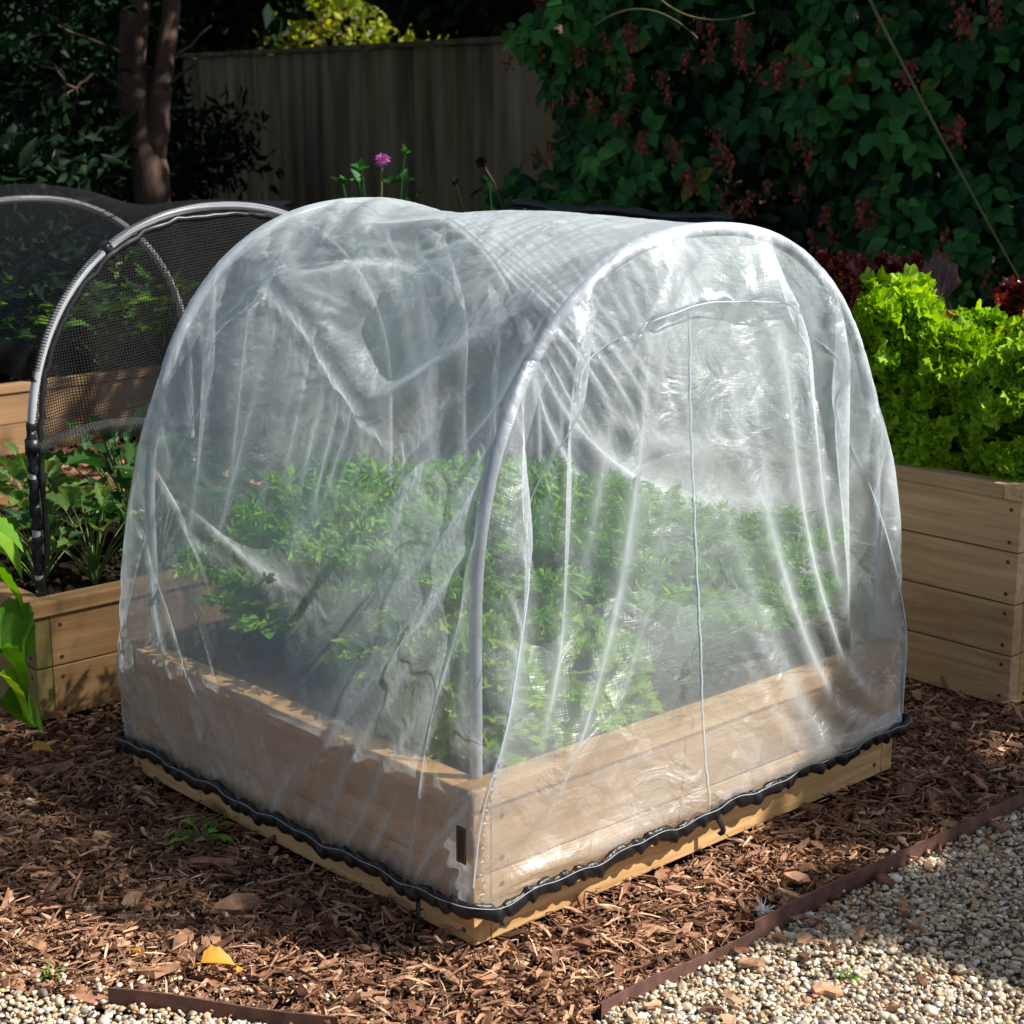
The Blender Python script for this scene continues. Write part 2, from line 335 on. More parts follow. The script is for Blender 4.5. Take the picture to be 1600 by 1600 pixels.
M['fallen'] = mat_leaf('fallen_orange_leaf', [(0, (.40, .16, .02)), (.5, (.68, .32, .03)), (1, (.80, .48, .06))], .3, .5)
M['fallen_brown'] = mat_leaf('fallen_brown_leaf', [(0, (.30, .12, .03)), (1, (.45, .20, .05))], .3, .5)
M['petal'] = mat_leaf('pink_petal', [(0, (.50, .16, .42)), (1, (.70, .30, .62))], .4, .5)
M['petal_dark'] = mat_leaf('dark_petal', [(0, (.02, .004, .008)), (1, (.05, .008, .012))], .1, .6)
M['white'] = mat_plain('white_fluff', (.8, .8, .82), .8)
M['bluetag'] = mat_plain('dark_blue_label', (.01, .02, .07), .4)
# ------------------------------------------------------------------ small geometry templates
def leaf_template(nl=6, prof=None, fold=.25, droop=.3, serr=0., nw=1):
    """unit leaf along +x, blade in xy, up = z"""
    prof = prof or (lambda t: math.sin(PI*min(1, t**.8)))
    V = []; cols = 2*nw+1
    for i in range(nl+1):
        t = i/nl; w = prof(t)*.5
        if serr and 0 < i < nl: w *= 1+serr*(1 if i % 2 else -1)
        for k in range(-nw, nw+1):
            s = k/nw
            V.append((t, s*w, abs(s)*w*fold*2-droop*t*t))
    Q = []
    for i in range(nl):
        for k in range(cols-1):
            a = i*cols+k; Q.append((a, a+1, a+cols+1, a+cols))
    return np.array(V, float), None, np.array(Q)
OVAL = leaf_template(7, lambda t: .62*math.sin(PI*t**.75)**.8 if 0 < t < 1 else .02, .22, .22, .10)
SLIM = leaf_template(5, lambda t: .34*math.sin(PI*t**.9) if 0 < t < 1 else .02, .25, .3)
RHOMB = (np.array([(0, 0, 0), (.45, .28, .08), (1, 0, -.12), (.45, -.28, .08)], float), np.array([(0, 1, 2), (0, 2, 3)]), None)
def ico(sub=1):
    bm = bmesh.new(); bmesh.ops.create_icosphere(bm, subdivisions=sub, radius=1.)
    V = np.array([v.co[:] for v in bm.verts]); T = np.array([[v.index for v in f.verts] for f in bm.faces]); bm.free(); return V, T
ICO1 = ico(1); ICO2 = ico(2)

def ruffle_leaf(mb, rg, length, width, base, az, elev, curl=1.2, ruf=.018, nfreq=9, nr=7, nc=30, r0=.5, cup=.3, tip=.35):
    """frilly lettuce leaf: fan blade with a strongly ruffled rim; r rises towards the rim"""
    u = np.linspace(0, 1, nr)[:, None]; s = np.linspace(-1, 1, nc)[None, :]
    a = s*1.15
    rad = u*(1-.16*np.abs(s)**2.2)
    wob = 1+.05*np.sin(s*17+rg.uniform(0, 6))*u
    x = rad*np.cos(a*.92)*length*wob; y = np.sin(a)*rad*width*wob
    ph = rg.uniform(0, 6, 6)
    z = ruf*u**2.5*(np.sin(s*nfreq*2.2+ph[0])+.8*np.sin(s*nfreq*4.1+ph[1]+u*3)+.5*np.sin(s*nfreq*7.3+ph[2]))
    z = z+ruf*.45*u**4*np.sin(s*nfreq*13+ph[4]); x = x+ruf*.5*u**3*np.sin(s*nfreq*5.3+ph[3])+ruf*.3*u**4*np.sin(s*nfreq*12+ph[5])
    z = z+cup*y*y/width
    # curl along length
    k = curl*x/length
    r_ = length/max(curl, .05)
    X = r_*np.sin(k)+z*np.sin(k)*-1; Z = r_*(1-np.cos(k))*-1+z*np.cos(k)
    ce, se = math.cos(elev), math.sin(elev)
    X2 = X*ce-Z*se; Z2 = X*se+Z*ce
    ca, sa = math.cos(az), math.sin(az)
    V = np.stack([base[0]+X2*ca-y*sa, base[1]+X2*sa+y*ca, base[2]+Z2], -1).reshape(-1, 3)
    i, j = np.meshgrid(np.arange(nr-1), np.arange(nc-1), indexing='ij')
    q = i*nc+j; Q = np.stack([q, q+1, q+nc+1, q+nc], -1).reshape(-1, 4)
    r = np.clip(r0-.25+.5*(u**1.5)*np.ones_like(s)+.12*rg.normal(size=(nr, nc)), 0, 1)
    mb.add(V, None, Q, r.ravel())

def lettuce_mesh(seed, n=44, h=.34, rad=.20, **kw):
    rg = np.random.default_rng(seed); mb = MB()
    for i in range(n):
        t = (i+.5)/n                       # 0 inner/top -> 1 outer/low
        az = i*2.39996+rg.normal()*.2; el = R(88-62*t+rg.normal()*8)
        ln = (.085+.055*t)*rg.uniform(.85, 1.15)
        bz = h*(1-t)**.75*.86; br = rad*.62*math.sin(PI*min(1, t*.8+.08))
        ruffle_leaf(mb, rg, ln*1.15, ln*.62, (br*math.cos(az), br*math.sin(az), bz), az, el, curl=rg.uniform(.5, 1.7), r0=rg.uniform(.3, .75), nr=8, nc=84, **kw)
    return mb

def frill_template(rg):
    nr, nt_ = 4, 34; V = [(0, 0, 0)]; 
    p = rg.uniform(0, 6, 4)
    for i in range(1, nr+1):
        r = i/nr
        for k in range(nt_):
            th = 2*PI*k/nt_; q = r*(1+.13*r*math.sin(9*th+p[0])+.09*r*math.sin(15*th+p[1]))
            V.append((q*math.cos(th), q*math.sin(th), .34*r**2*math.sin(3*th+p[2])+.26*r**3*math.sin(8*th+p[3])+.18*r**4*math.sin(13*th+p[0])+.30*r*r))
    T = [(0, 1+k, 1+(k+1) % nt_) for k in range(nt_)]
    Q = [(1+i*nt_+k, 1+(i+1)*nt_+k, 1+(i+1)*nt_+(k+1) % nt_, 1+i*nt_+(k+1) % nt_) for i in range(nr-1) for k in range(nt_)]
    return np.array(V), np.array(T), np.array(Q)
def curly_head(seed, h, rad, leaves=34, size=.021, blade=True):
    """loose-leaf lettuce: broad blades whose rims carry a dense curled frill"""
    rg = np.random.default_rng(seed); mb = MB(); tps = [frill_template(rg) for _ in range(6)]
    P, D, S_, R_ = [], [], [], []
    for i in range(leaves):
        t = (i+.5)/leaves; az = i*2.39996+rg.normal()*.25; el = R(86-84*t**.9+rg.normal()*8)
        rr = rg.uniform(.86, 1.08); wa = rg.uniform(.38, .60)
        c = np.array([math.cos(az)*math.cos(el)*rad*rr, math.sin(az)*math.cos(el)*rad*rr, .10*h+.86*h*math.sin(el)*rr])
        out_ = np.array([math.cos(az)*math.cos(el), math.sin(az)*math.cos(el), math.sin(el)*.8+.1]); out_ /= np.linalg.norm(out_)
        sd = np.cross([0, 0, 1.], out_); sd /= np.linalg.norm(sd)+1e-9; up = np.cross(out_, sd)
        n = 30; a = rg.uniform(-1, 1, n)
        for k in range(n):
            th = a[k]*1.5; rim = rg.uniform(.75, 1.05)
            p = c+(sd*math.sin(th)*rim+up*(math.cos(th)*rim-.6))*wa*.12+out_*(rg.normal()*.006+.012*math.sin(a[k]*7+i))
            P.append(p); D.append(out_+rg.normal(size=3)*.55+up*.35); S_.append(size*rg.uniform(.65, 1.2)); R_.append(.30+.34*(rim-.75)/.3+.18*rg.random()+.1*rg.normal())  # frill tone rises towards the rim, painting sunlit tips
        if blade: ruffle_leaf(mb, rg, .12+.25*rad, .07, c*np.array([.25, .25, .55]), az, el, curl=.7, ruf=.006, r0=.35, nr=6, nc=26)
    P, D, S_, R_ = np.array(P), np.array(D), np.array(S_), np.clip(R_, 0, 1)
    x_ = D/np.linalg.norm(D, axis=1, keepdims=True); F_ = frames(len(P), x_, rg=rg); Fz = np.stack([F_[:, :, 1], F_[:, :, 2], F_[:, :, 0]], -1)*S_[:, None, None]
    for k, tp in enumerate(tps): m = np.arange(len(P)) % 6 == k; mb.inst(tp[0], tp[1], tp[2], Fz[m], P[m], R_[m])
    return mb

def generic_plant(mb, sm, rg, n, h, spread, lsize, tmpl, curl=.6, r=(.2, .9), tripl=False, bare=.35, wid=1.):
    """stems with leaves; mb: blade mesh, sm: stem mesh"""
    for i in range(n):
        az = i*2.4+rg.normal()*.3; t = rg.uniform(.25, 1)
        tip = np.array([math.cos(az)*spread*t, math.sin(az)*spread*t, h*(1.1-.5*t)*rg.uniform(.8, 1.1)])
        mid = tip*np.array([.35, .35, .62])
        tt = np.linspace(0, 1, 6)[:, None]; P = (1-tt)**2*0+2*tt*(1-tt)*mid+tt**2*tip
        tube(sm, P, np.linspace(.0035, .0018, 6), 5, False)
        d = P[-1]-P[-3]; d = d/np.linalg.norm(d)
        dirs = [d] if not tripl else [d, d+.9*np.array([-math.sin(az), math.cos(az), -.1]), d-.9*np.array([-math.sin(az), math.cos(az), .1])]
        for dd in dirs:
            dd = np.array(dd)+rg.normal(size=3)*.12; dd[2] = dd[2]*.5
            Mx = frames(1, dd[None], roll=np.array([rg.normal()*.35]))
            s = lsize*rg.uniform(.7, 1.2); S = np.diag([s, s*wid, s])
            mb.inst(tmpl[0], tmpl[1], tmpl[2], Mx@S, P[-1][None], np.array([rg.uniform(*r)]))

def frond_plant(seed, n=16, h=.40, spread=.20):
    """feathery carrot top"""
    rg = np.random.default_rng(seed); mb = MB(); sm = MB()
    D = []; P0 = []; Sz = []; Rr = []
    for i in range(n):
        az = i*2.4+rg.normal()*.3; t = rg.uniform(.3, 1)
        tip = np.array([math.cos(az)*spread*t, math.sin(az)*spread*t, h*rg.uniform(.7, 1.05)])
        mid = tip*np.array([.15, .15, .75])
        tt = np.linspace(0, 1, 12)[:, None]; P = 2*tt*(1-tt)*mid+tt**2*(tip+np.array([math.cos(az), math.sin(az), -.5])*.05)
        tube(sm, P, np.linspace(.003, .001, 12), 4, False)
        for k in range(4, 12):
            f = (k-4)/8; bl = .085*(1-f)**.7+.02
            ax = P[min(k, 11)]-P[k-1]; ax /= np.linalg.norm(ax)
            for sd in (-1, 1):
                sdv = np.array([-math.sin(az), math.cos(az), 0])*sd+ax*.5+rg.normal(size=3)*.15; sdv /= np.linalg.norm(sdv)
                for q in range(5):
                    p = P[k]+sdv*bl*(q+1)/5
                    for e in range(3):
                        D.append(sdv+rg.normal(size=3)*.75); P0.append(p); Sz.append(.034*rg.uniform(.6, 1.2)); Rr.append(rg.uniform(.1, 1))
    D = np.array(D); Sz = np.array(Sz)
    Mx = frames(len(D), D, rg=rg)*Sz[:, None, None]*np.array([1, .55, .6])[None, None, :]
    mb.inst(RHOMB[0], RHOMB[1], None, Mx, np.array(P0), np.array(Rr))
    return mb, sm

# ------------------------------------------------------------------ beds
def screw_at(pl, x, z, y):
    mb = MB(); th = np.linspace(0, 2*PI, 10, endpoint=False)
    s = 1 if y > 0 else -1
    V = np.concatenate([np.stack([x+.0058*np.cos(th), np.full(10, y+s*.0012), z+.0058*np.sin(th)], -1), [[x, y+s*.0004, z]]])
    k = np.arange(10); T = np.stack([np.full(10, 10), k, (k+1) % 10], 1)
    if s < 0: T = T[:, ::-1]
    mb.add(V, T, None); mb.build('screw', M['screw'], pl, False)
def make_bed(name, label, x0, y0, w, l, n, mats, full='y', group='timber raised beds', soil=.055, screws=True):
    """n plank courses plus a capping rail; mats = (end planks -Y/+Y, side planks -X/+X, cap)"""
    root = empty(name, (x0, y0, 0)); tag(root, label, 'raised bed', group)
    th = .045; ph = .145; me, ms, mc = mats
    for k in range(n):
        z = k*ph+ph/2
        for sgn, y in ((-1, th/2), (1, l-th/2)):      # planks along X
            ln = w if full == 'x' else w-2*th-.002
            o = bevel_box('plank', (ln-.001, th, ph-.004), me, root, (w/2, y, z), .0028)
            if screws and sgn < 0:
                for sx in (-1, 1):
                    for dz in (-.045, .045): screw_at(o, sx*(ln/2-.03 if full == 'x' else ln/2-.028), dz+.004*sx, -th/2)
        for sgn, x in ((-1, th/2), (1, w-th/2)):      # planks along Y
            ln = l if full == 'y' else l-2*th-.002
            o = bevel_box('plank', (ln-.001, th, ph-.004), ms, root, (x, l/2, z), .0028, PI/2)
            if screws and sgn < 0:
                for sx in (-1, 1):
                    for dz in (-.045, .045): screw_at(o, sx*(ln/2-.03), dz, th/2)
    z = n*ph+.02; ov = .010; cw = .062
    for y in (cw/2-ov, l-cw/2+ov): bevel_box('cap_rail', (w+2*ov, cw, .04), mc, root, (w/2, y, z), .004)
    for x in (cw/2-ov, w-cw/2+ov): bevel_box('cap_rail', (l-2*cw+2*ov-.002, cw, .04), mc, root, (x, l/2, z), .004, PI/2)
    # soil surface
    mb = MB(); nx, ny = 40, 40
    X, Y = np.meshgrid(np.linspace(th+.001, w-th-.001, nx), np.linspace(th+.001, l-th-.001, ny), indexing='ij')
    Z = n*ph+.04-soil+.006*rng.normal(size=X.shape)+.008*np.sin(X*17+y0)*np.sin(Y*13)
    i, j = np.meshgrid(np.arange(nx-1), np.arange(ny-1), indexing='ij'); q = i*ny+j
    mb.add(np.stack([X, Y, Z], -1), None, np.stack([q, q+ny, q+ny+1, q+1], -1).reshape(-1, 4))
    nc = int(1500*w*l); cx_, cy_ = rng.uniform(th+.01, w-th-.01, nc), rng.uniform(th+.01, l-th-.01, nc); cs_ = .006*np.exp(rng.normal(size=nc)*.5)
    mb.inst(ICO1[0]*(1+.2*rng.normal(size=(12, 1))), ICO1[1], None, frames(nc, rng.normal(size=(nc, 3)))*cs_[:, None, None], np.stack([cx_, cy_, n*ph+.04-soil+.008*np.sin(cx_*17+y0)*np.sin(cy_*13)+cs_*.4], -1), rng.random(nc))
    o = mb.build('soil', M['soil'], root)
    # crumbs
    return root, n*ph+.04-soil

main_bed, ZS = make_bed('raised_bed', 'low square timber bed under the white net tunnel', 0, 0, W, L, 2, (M['wood'], M['wood'], M['wood']), 'y')
bevel_box('corner_post', (.05, .05, .27), M['wood_green'], main_bed, (.045+.027, .045+.027, .135), .003)
tall_bed, ZT = make_bed('raised_bed', 'tall four-plank timber bed filled with lettuces at the right edge', 2.0, .05, 1.2, 1.42, 4, (M['wood'], M['wood_grey'], M['wood_grey']), 'y')
left_bed, ZL = make_bed('raised_bed', 'low timber bed of young kale under black-netted hoops at left', -.005, 1.745, 1.32, 1.28, 2, (M['wood_tan'], M['wood_green'], M['wood_tan']), 'y')
back_bed, ZB = make_bed('raised_bed', 'low timber bed of leafy plants behind the black netting', .9, 5.06, 2.9, 1.2, 2, (M['wood_back'], M['wood_back'], M['wood_back']), 'y', screws=False)
far_bed, ZF = make_bed('raised_bed', 'timber bed under the low black tunnel behind the white net', 1.95, 1.62, 1.15, 1.25, 2, (M['wood_tan'], M['wood_tan'], M['wood_tan']), 'y', screws=False)

# ------------------------------------------------------------------ hoops
def hoop_poly(x0, x1, zb, zs, zt, e=2/2.25, n=70):
    c = (x0+x1)/2; a = (x1-x0)/2; b = zt-zs
    pts = [(x0, z) for z in np.linspace(zb, zs, 10, endpoint=False)]
    for t in np.linspace(PI, 0, n):
        ct, st = math.cos(t), math.sin(t); pts.append((c+a*np.sign(ct)*abs(ct)**e, zs+b*abs(st)**e))
    pts += [(x1, z) for z in np.linspace(zs, zb, 11)[1:]]
    return np.array(pts)
def make_hoop(name, label, y, poly, mat, rad, group, wob=0.):
    o = MB(); P = np.stack([poly[:, 0], y+wob*np.sin(poly[:, 1]*4), poly[:, 1]], -1)
    tube(o, P, rad, 14); ob = o.build(name, mat); tag(ob, label, 'hoop', group); return ob
MAINH = hoop_poly(.052, W-.052, .2, .62, 1.365)
YH = (.05, 1.23)
make_hoop('tunnel_hoop', 'grey pipe hoop holding up the near end of the white net', YH[0], MAINH, M['hoop'], .0125, 'hoops under the white net')
make_hoop('tunnel_hoop', 'grey pipe hoop holding up the far left end of the white net', YH[1], MAINH, M['hoop'], .0125, 'hoops under the white net')
LH = hoop_poly(.05, 1.25, .2, .72, 1.335, 2/2.2)
make_hoop('tunnel_hoop', 'silver pipe hoop at the front end of the black netting', 1.80, LH, M['silver'], .0118, 'silver hoops on the left bed', .006)
make_hoop('tunnel_hoop', 'silver pipe hoop further back under the black netting roof', 2.92, LH-np.array([0, .03]), M['silver'], .0118, 'silver hoops on the left bed', .006)

# ------------------------------------------------------------------ white net cover (cloth solved below)
SIMH = hoop_poly(.052, W-.052, .27, .62, 1.365, 2/2.25, 90)
def simulate(ds=.0155, steps=520, seed=3, log=False):
    import mathutils
    rng=np.random.default_rng(seed)
    # guide cross-section at bed: hem -> cap edge -> hoop -> cap edge -> hem
    hp=SIMH; 
    left=[(-.018,.09),(-.020,.2),(-.020,CH+.004)]
    up=hp[hp[:,1]>.72]
    up=up+np.stack([np.sign(up[:,0]-W/2)*.014*np.minimum(1,abs(up[:,0]-W/2)/.5), np.full(len(up),.014)],-1)*np.array([1,1])
    right=[(W+.020,CH+.004),(W+.020,.2),(W+.018,.09)]
    G=np.array(left+[tuple(q) for q in up]+right)
    gd=np.r_[0,np.cumsum(np.linalg.norm(np.diff(G,axis=0),axis=1))]
    path=gd[-1]
 
    ov=.135
    # slack only in the leg portions (z<.8)
    zz_=np.interp(np.linspace(0,path,2000),gd,G[:,1]); st_=np.where(zz_<.8,1.018,1.0)
    ug=np.r_[0,np.cumsum((st_[1:]+st_[:-1])/2*path/1999)]; U=ug[-1]
    nu=int(round(U/ds))+1; V=(YH[1]-YH[0])*1.06+2*(ov+YH[0]); 
    nv=int(round(V/ds))+1
    us=np.linspace(0,U,nu); vs=np.linspace(0,V,nv)
    sg=np.interp(us,ug,np.linspace(0,path,2000))
    gx=np.interp(sg,gd,G[:,0]); gz=np.interp(sg,gd,G[:,1])
    # v->y : overhang part, hoop, between, hoop, overhang
    vh0=ov+YH[0]; vh1=V-vh0
    hrel=np.clip((gz-.30)/.9,0,1)
    X=np.zeros((nu,nv,3))
    for j,v in enumerate(vs):
        if v<vh0: y=YH[0]-(vh0-v)
        elif v>vh1: y=YH[1]+(v-vh1)
        else: y=np.interp(v,[vh0,vh1],YH)
        # low: clamp to bed rectangle
        yl=np.interp(v,[0,V],[-.020,L+.020])
        w=np.clip((gz-.34)/.35,0,1); w=w*w*(3-2*w)
        yy=yl*(1-w)+y*w
        out=max(0,-(y-YH[0])) if v<vh0 else (max(0,y-YH[1]))
        sag=out*1.0*w*np.clip((gz-.5),0,1)
        # overhang pulls down/in towards centre
        X[:,j,0]=gx+(W/2-gx)*out*.35*w; X[:,j,1]=yy; X[:,j,2]=gz-sag
    idx=np.arange(nu*nv).reshape(nu,nv)
    P=[X.reshape(-1,3)]; R2=[]  # edges list with rest lengths
    E=[];RL=[]
    du=us[1];dv=vs[1]
    def add(a,b,l): E.append(np.stack([a.ravel(),b.ravel()],1)); RL.append(np.full(a.size,l))
    sv=(L+.04)/V*1.075; sv=sv+(1-sv)*np.clip((gz-.36)/.55,0,1); cf=np.where(gx<W/2,np.clip((gz-1.14)/.16,0,1),np.clip((gz-.85)/.2,0,1)); sv=sv*(1-cf*(1-1/1.04))
    add(idx[:-1],idx[1:],du); add(idx[:,:-1],idx[:,1:],dv); RL[-1]=np.repeat((dv*sv)[:,None],nv-1,1).ravel()
    tri=[]
    # alternate diagonals
    ii,jj=np.meshgrid(np.arange(nu-1),np.arange(nv-1),indexing='ij')
    a=idx[:-1,:-1];b=idx[1:,:-1];c=idx[1:,1:];d=idx[:-1,1:]
    par=((ii+jj)%2==0)
    dg=np.repeat(np.hypot(du,dv*sv[:-1])[:,None],nv-1,1)
    add(a[par],c[par],0.); RL[-1]=dg[par]; add(b[~par],d[~par],0.); RL[-1]=dg[~par]
    tri+= [np.stack([a[par],b[par],c[par]],1),np.stack([a[par],c[par],d[par]],1),np.stack([a[~par],b[~par],d[~par]],1),np.stack([b[~par],c[~par],d[~par]],1)]
    BE=[];BL=[]
    def addb(a,b,l): BE.append(np.stack([a.ravel(),b.ravel()],1)); BL.append(np.full(a.size,l))
    addb(idx[:-2],idx[2:],2*du); addb(idx[:,:-2],idx[:,2:],0.); BL[-1]=np.repeat((2*dv*sv)[:,None],nv-2,1).ravel()
    addb(idx[:-5],idx[5:],5*du*.97)
    jc=[j for j in range(nv-5) if not any(j<jj<j+5 for jj in (int(round(vh0/dv)),int(round(vh1/dv))))]
    addb(idx[:,jc],idx[:,[j+5 for j in jc]],0.); BL[-1]=np.repeat((5*dv*.97*sv)[:,None],len(jc),1).ravel()
    uvs=[np.stack(np.meshgrid(us,vs,indexing='ij'),-1).reshape(-1,2)]
    base=nu*nv
    panels=[];Ds=[];Qs=[]
    for side in (0,1):
        edge=idx[:,0] if side==0 else idx[:,-1]
        # D-shape rest: scaled guide section; seam perimeter == U
        wb=W+.056
        D=np.stack([gx,gz-.07],-1); D[:,0]-=W/2
        D[:,0]*=1.0
        seg=np.linalg.norm(np.diff(D,axis=0),axis=1)
        D=D*np.array([.985,1.17/D[:,1].max()])
        Hh=D[:,1].max()
        # bottom boundary points
        xa,xb=D[0,0],D[-1,0]; nb=int((xb-xa)/ds)
        bot=np.stack([np.linspace(xa,xb,nb+1)[1:-1],np.zeros(nb-1)],-1)
        # interior hex points
        pts=[];k=0;y=ds*.8
        while y<Hh:
            x=xa+ (ds/2 if k%2 else 0)
            xs=np.arange(x,xb,ds); pts.append(np.stack([xs,np.full_like(xs,y)],-1)); y+=ds*.87;k+=1
        pts=np.concatenate(pts)
        # inside test: under arc with margin
        inside=np.zeros(len(pts),bool)
        Dm=D
        for q in range(len(pts)):
            px,py=pts[q]
            dist=np.min(np.hypot(Dm[:,0]-px,Dm[:,1]-py))
            if dist<ds*.7: continue
            # winding using ray up
            cr=((Dm[:-1,0]>px)!=(Dm[1:,0]>px))
            yc=Dm[:-1,1]+(px-Dm[:-1,0])/(Dm[1:,0]-Dm[:-1,0]+1e-12)*(Dm[1:,1]-Dm[:-1,1])
            inside[q]=np.sum(cr&(yc>py))%2==1
        pts=pts[inside]
        allp=np.concatenate([D,bot[::-1],pts])
        nD=len(D); nB=len(bot)
        loop=list(range(nD+nB))
        ed=[(loop[i],loop[(i+1)%len(loop)]) for i in range(len(loop))]
        from mathutils.geometry import delaunay_2d_cdt
        vo,eo,fo,ov_,oe_,of_=delaunay_2d_cdt([mathutils.Vector(p) for p in allp],ed,[],1,1e-6)
        assert len(vo)==len(allp),(len(vo),len(allp))
        gid=np.concatenate([edge,base+np.arange(nB+len(pts))])
        # orig map
        om=np.array([o[0] for o in ov_]); 
        f=om[np.array(fo)]; 
        e=om[np.array(eo)]
        rl=np.linalg.norm(allp[e[:,0]]-allp[e[:,1]],axis=1)
        isb=(np.minimum(e[:,0],e[:,1])<nD)&(np.maximum(e[:,0],e[:,1])<nD)&(abs(e[:,0]-e[:,1])==1)
        E.append(gid[e[~isb]]); RL.append(rl[~isb])
        ff=gid[f]
        if side==1: ff=ff[:,::-1]
        tri.append(ff)
        # bending: opposite verts of shared edges
        from collections import defaultdict
        m=defaultdict(list)
        for t in f:
            for k in range(3):
                m[(min(t[k],t[(k+1)%3]),max(t[k],t[(k+1)%3]))].append(t[(k+2)%3])
        bb=np.array([v for v in m.values() if len(v)==2])
        BE.append(gid[bb]); BL.append(np.linalg.norm(allp[bb[:,0]]-allp[bb[:,1]],axis=1))
        # init position: harmonic-ish: x from panel, z from panel; y lerp edge->bed face
        q=np.concatenate([bot[::-1],pts])
        xs=q[:,0]/ (xb-xa)*(W+.056)+W/2
        zfrac=q[:,1]/Hh
        ztop=X[:,0 if side==0 else -1,2].max()
        zz=.07+zfrac*(ztop-.07)
        yv=.028+ (ov)*np.clip((zz-.34)/.6,0,1)
        yy=-yv if side==0 else L+yv
        P.append(np.stack([xs,yy,zz],-1)); uvs.append(q+np.array([5+3*side,0]))
        panels.append((base,nB,edge)); Ds.append(D); Qs.append(q)
        base+=nB+len(pts)
    P=np.concatenate(P); E=np.concatenate(E); RL=np.concatenate(RL); BE=np.concatenate(BE); BL=np.concatenate(BL); tri=np.concatenate(tri); UV=np.concatenate(uvs)
    N=len(P)
    for side,(b0,nB,edge) in enumerate(panels):
        # seam edges take the panel's own length
        D=Ds[side]; sl=np.linalg.norm(np.diff(D,axis=0),axis=1)
        key={ (int(edge[i]),int(edge[i+1])):sl[i] for i in range(nu-1)}
        for k in np.where(np.isin(E[:,0],edge)&np.isin(E[:,1],edge))[0]:
            v=key.get((int(E[k,0]),int(E[k,1])))
            if v: RL[k]=v
    # pins: hem
    w=np.ones(N); tgt=np.full((N,3),np.nan)
    def hem_noise(t,ph): return .006*np.sin(t*23+ph)+.004*np.sin(t*51+2*ph)
    hem=[]
    for col,xx in ((idx[0],-.008),(idx[-1],W+.008)):
        y=np.linspace(-.008,L+.008,nv)
        if xx<0: z=.086+.004*np.cos(y/L*6.28)+hem_noise(y,1)
        else: z=.125+hem_noise(y,2)
        # gathers: in/out ripples
        rip=.010*np.sin(y*95+3*np.sin(y*9))
        P[col,0]=xx+(-1 if xx<0 else 1)*(.004+abs(rip)); P[col,1]=y; P[col,2]=z; w[col]=0
    for (b0,nB,edge),yy in zip(panels,(-.008,L+.008)):
        ids=b0+np.arange(nB)  # reversed bottom: from xb to xa
        x=np.linspace(W+.008,-.008,nB+2)[1:-1]
        z=.084+.040*(x/W)+hem_noise(x,4)
        rip=.010*np.sin(x*95+3*np.sin(x*8))
        P[ids,0]=x;P[ids,1]=yy+(-1 if yy<0 else 1)*(.004+abs(rip));P[ids,2]=z; w[ids]=0
    # attachments along hoops (friction): for z>.75
    att=[];attp=[]
    for vh,yh in ((vh0,YH[0]),(vh1,YH[1])):
        j=int(round(vh/dv))
        for i in range(nu):
            if gz[i]>.80:
                att.append(idx[i,j]); attp.append((gx[i],yh,gz[i]+.003))
    att=np.array(att);attp=np.array(attp)
    P[att]=attp; w[att]=0
    # long range tethers (limit stretch): vertex, anchor, max length
    TA=[];TB=[];TL=[]
    j0=int(round(vh0/dv)); j1=int(round(vh1/dv))
    aset={int(a) for a in att}
    arows=[i for i in range(nu) if int(idx[i,j0]) in aset]
    for i in range(nu):
        ia=min(max(i,arows[0]),arows[-1])
        extra=abs(us[i]-us[ia])
        cz=gz[ia]; sl=.998+.060*np.clip(((1.25 if gx[ia]<W/2 else .95)-cz)/.30,0,1)*(1. if gx[ia]<W/2 else .5)
        for j in range(nv):
            for ja in (j0,j1):
                if (j<j0 and ja==j1) or (j>j1 and ja==j0): continue
                if j==ja and extra==0: continue
                dv_=abs(vs[j]-vs[ja])*((YH[1]-YH[0])/(vs[j1]-vs[j0]) if j0<j<j1 else 1)*(sl if j0<j<j1 else 1.0)
                TA.append(idx[i,j]);TB.append(idx[ia,ja]);TL.append(math.hypot(dv_,extra) if extra else dv_)
    for side,(b0,nB,edge) in enumerate(panels):
        q=Qs[side]; D=Ds[side]; ja=j0 if side==0 else j1
        for r in arows[::6]:
            dd=np.hypot(q[:,0]-D[r,0],q[:,1]-D[r,1])+ov
            for k in range(nB,len(q)):
                if abs(q[k,0]-D[r,0])<.35 and q[k,1]<D[r,1]+.1:
                    TA.append(b0+k);TB.append(idx[r,ja]);TL.append(dd[k]*1.0)
    TA=np.array(TA);TB=np.array(TB);TL=np.array(TL)
    tord=np.argsort(TA,kind='stable'); TA,TB,TL=TA[tord],TB[tord],TL[tord]
    # split so that each vertex appears once per batch
    occ=np.zeros(len(TA),int); 
    first=np.r_[True,TA[1:]!=TA[:-1]]; st0=np.maximum.accumulate(np.where(first,np.arange(len(TA)),0)); occ=np.arange(len(TA))-st0
    TBat=[(TA[occ==k],TB[occ==k],TL[occ==k]) for k in range(occ.max()+1) if (occ==k).sum()>0]
    # colour constraints
    def colour(E):
        n=E.max()+1; used=[0]*n; col=np.zeros(len(E),int)
        for k,(a,b) in enumerate(E.tolist()):
            m=used[a]|used[b]; c=0
            while m>>c&1: c+=1
            col[k]=c; used[a]|=1<<c; used[b]|=1<<c
        return [np.where(col==c)[0] for c in range(col.max()+1)]
    def prep(E,RL,k):
        out=[]
        for ids in colour(E):
            a,b=E[ids,0],E[ids,1]; ws=w[a]+w[b]; ok=ws>0
            a,b,ws,l=a[ok],b[ok],ws[ok],RL[ids][ok]
            out.append((a,b,(w[a]/ws*k)[:,None],(w[b]/ws*k)[:,None],l))
        return out
    S=prep(E,RL,1.0); B=prep(BE,BL,.05)
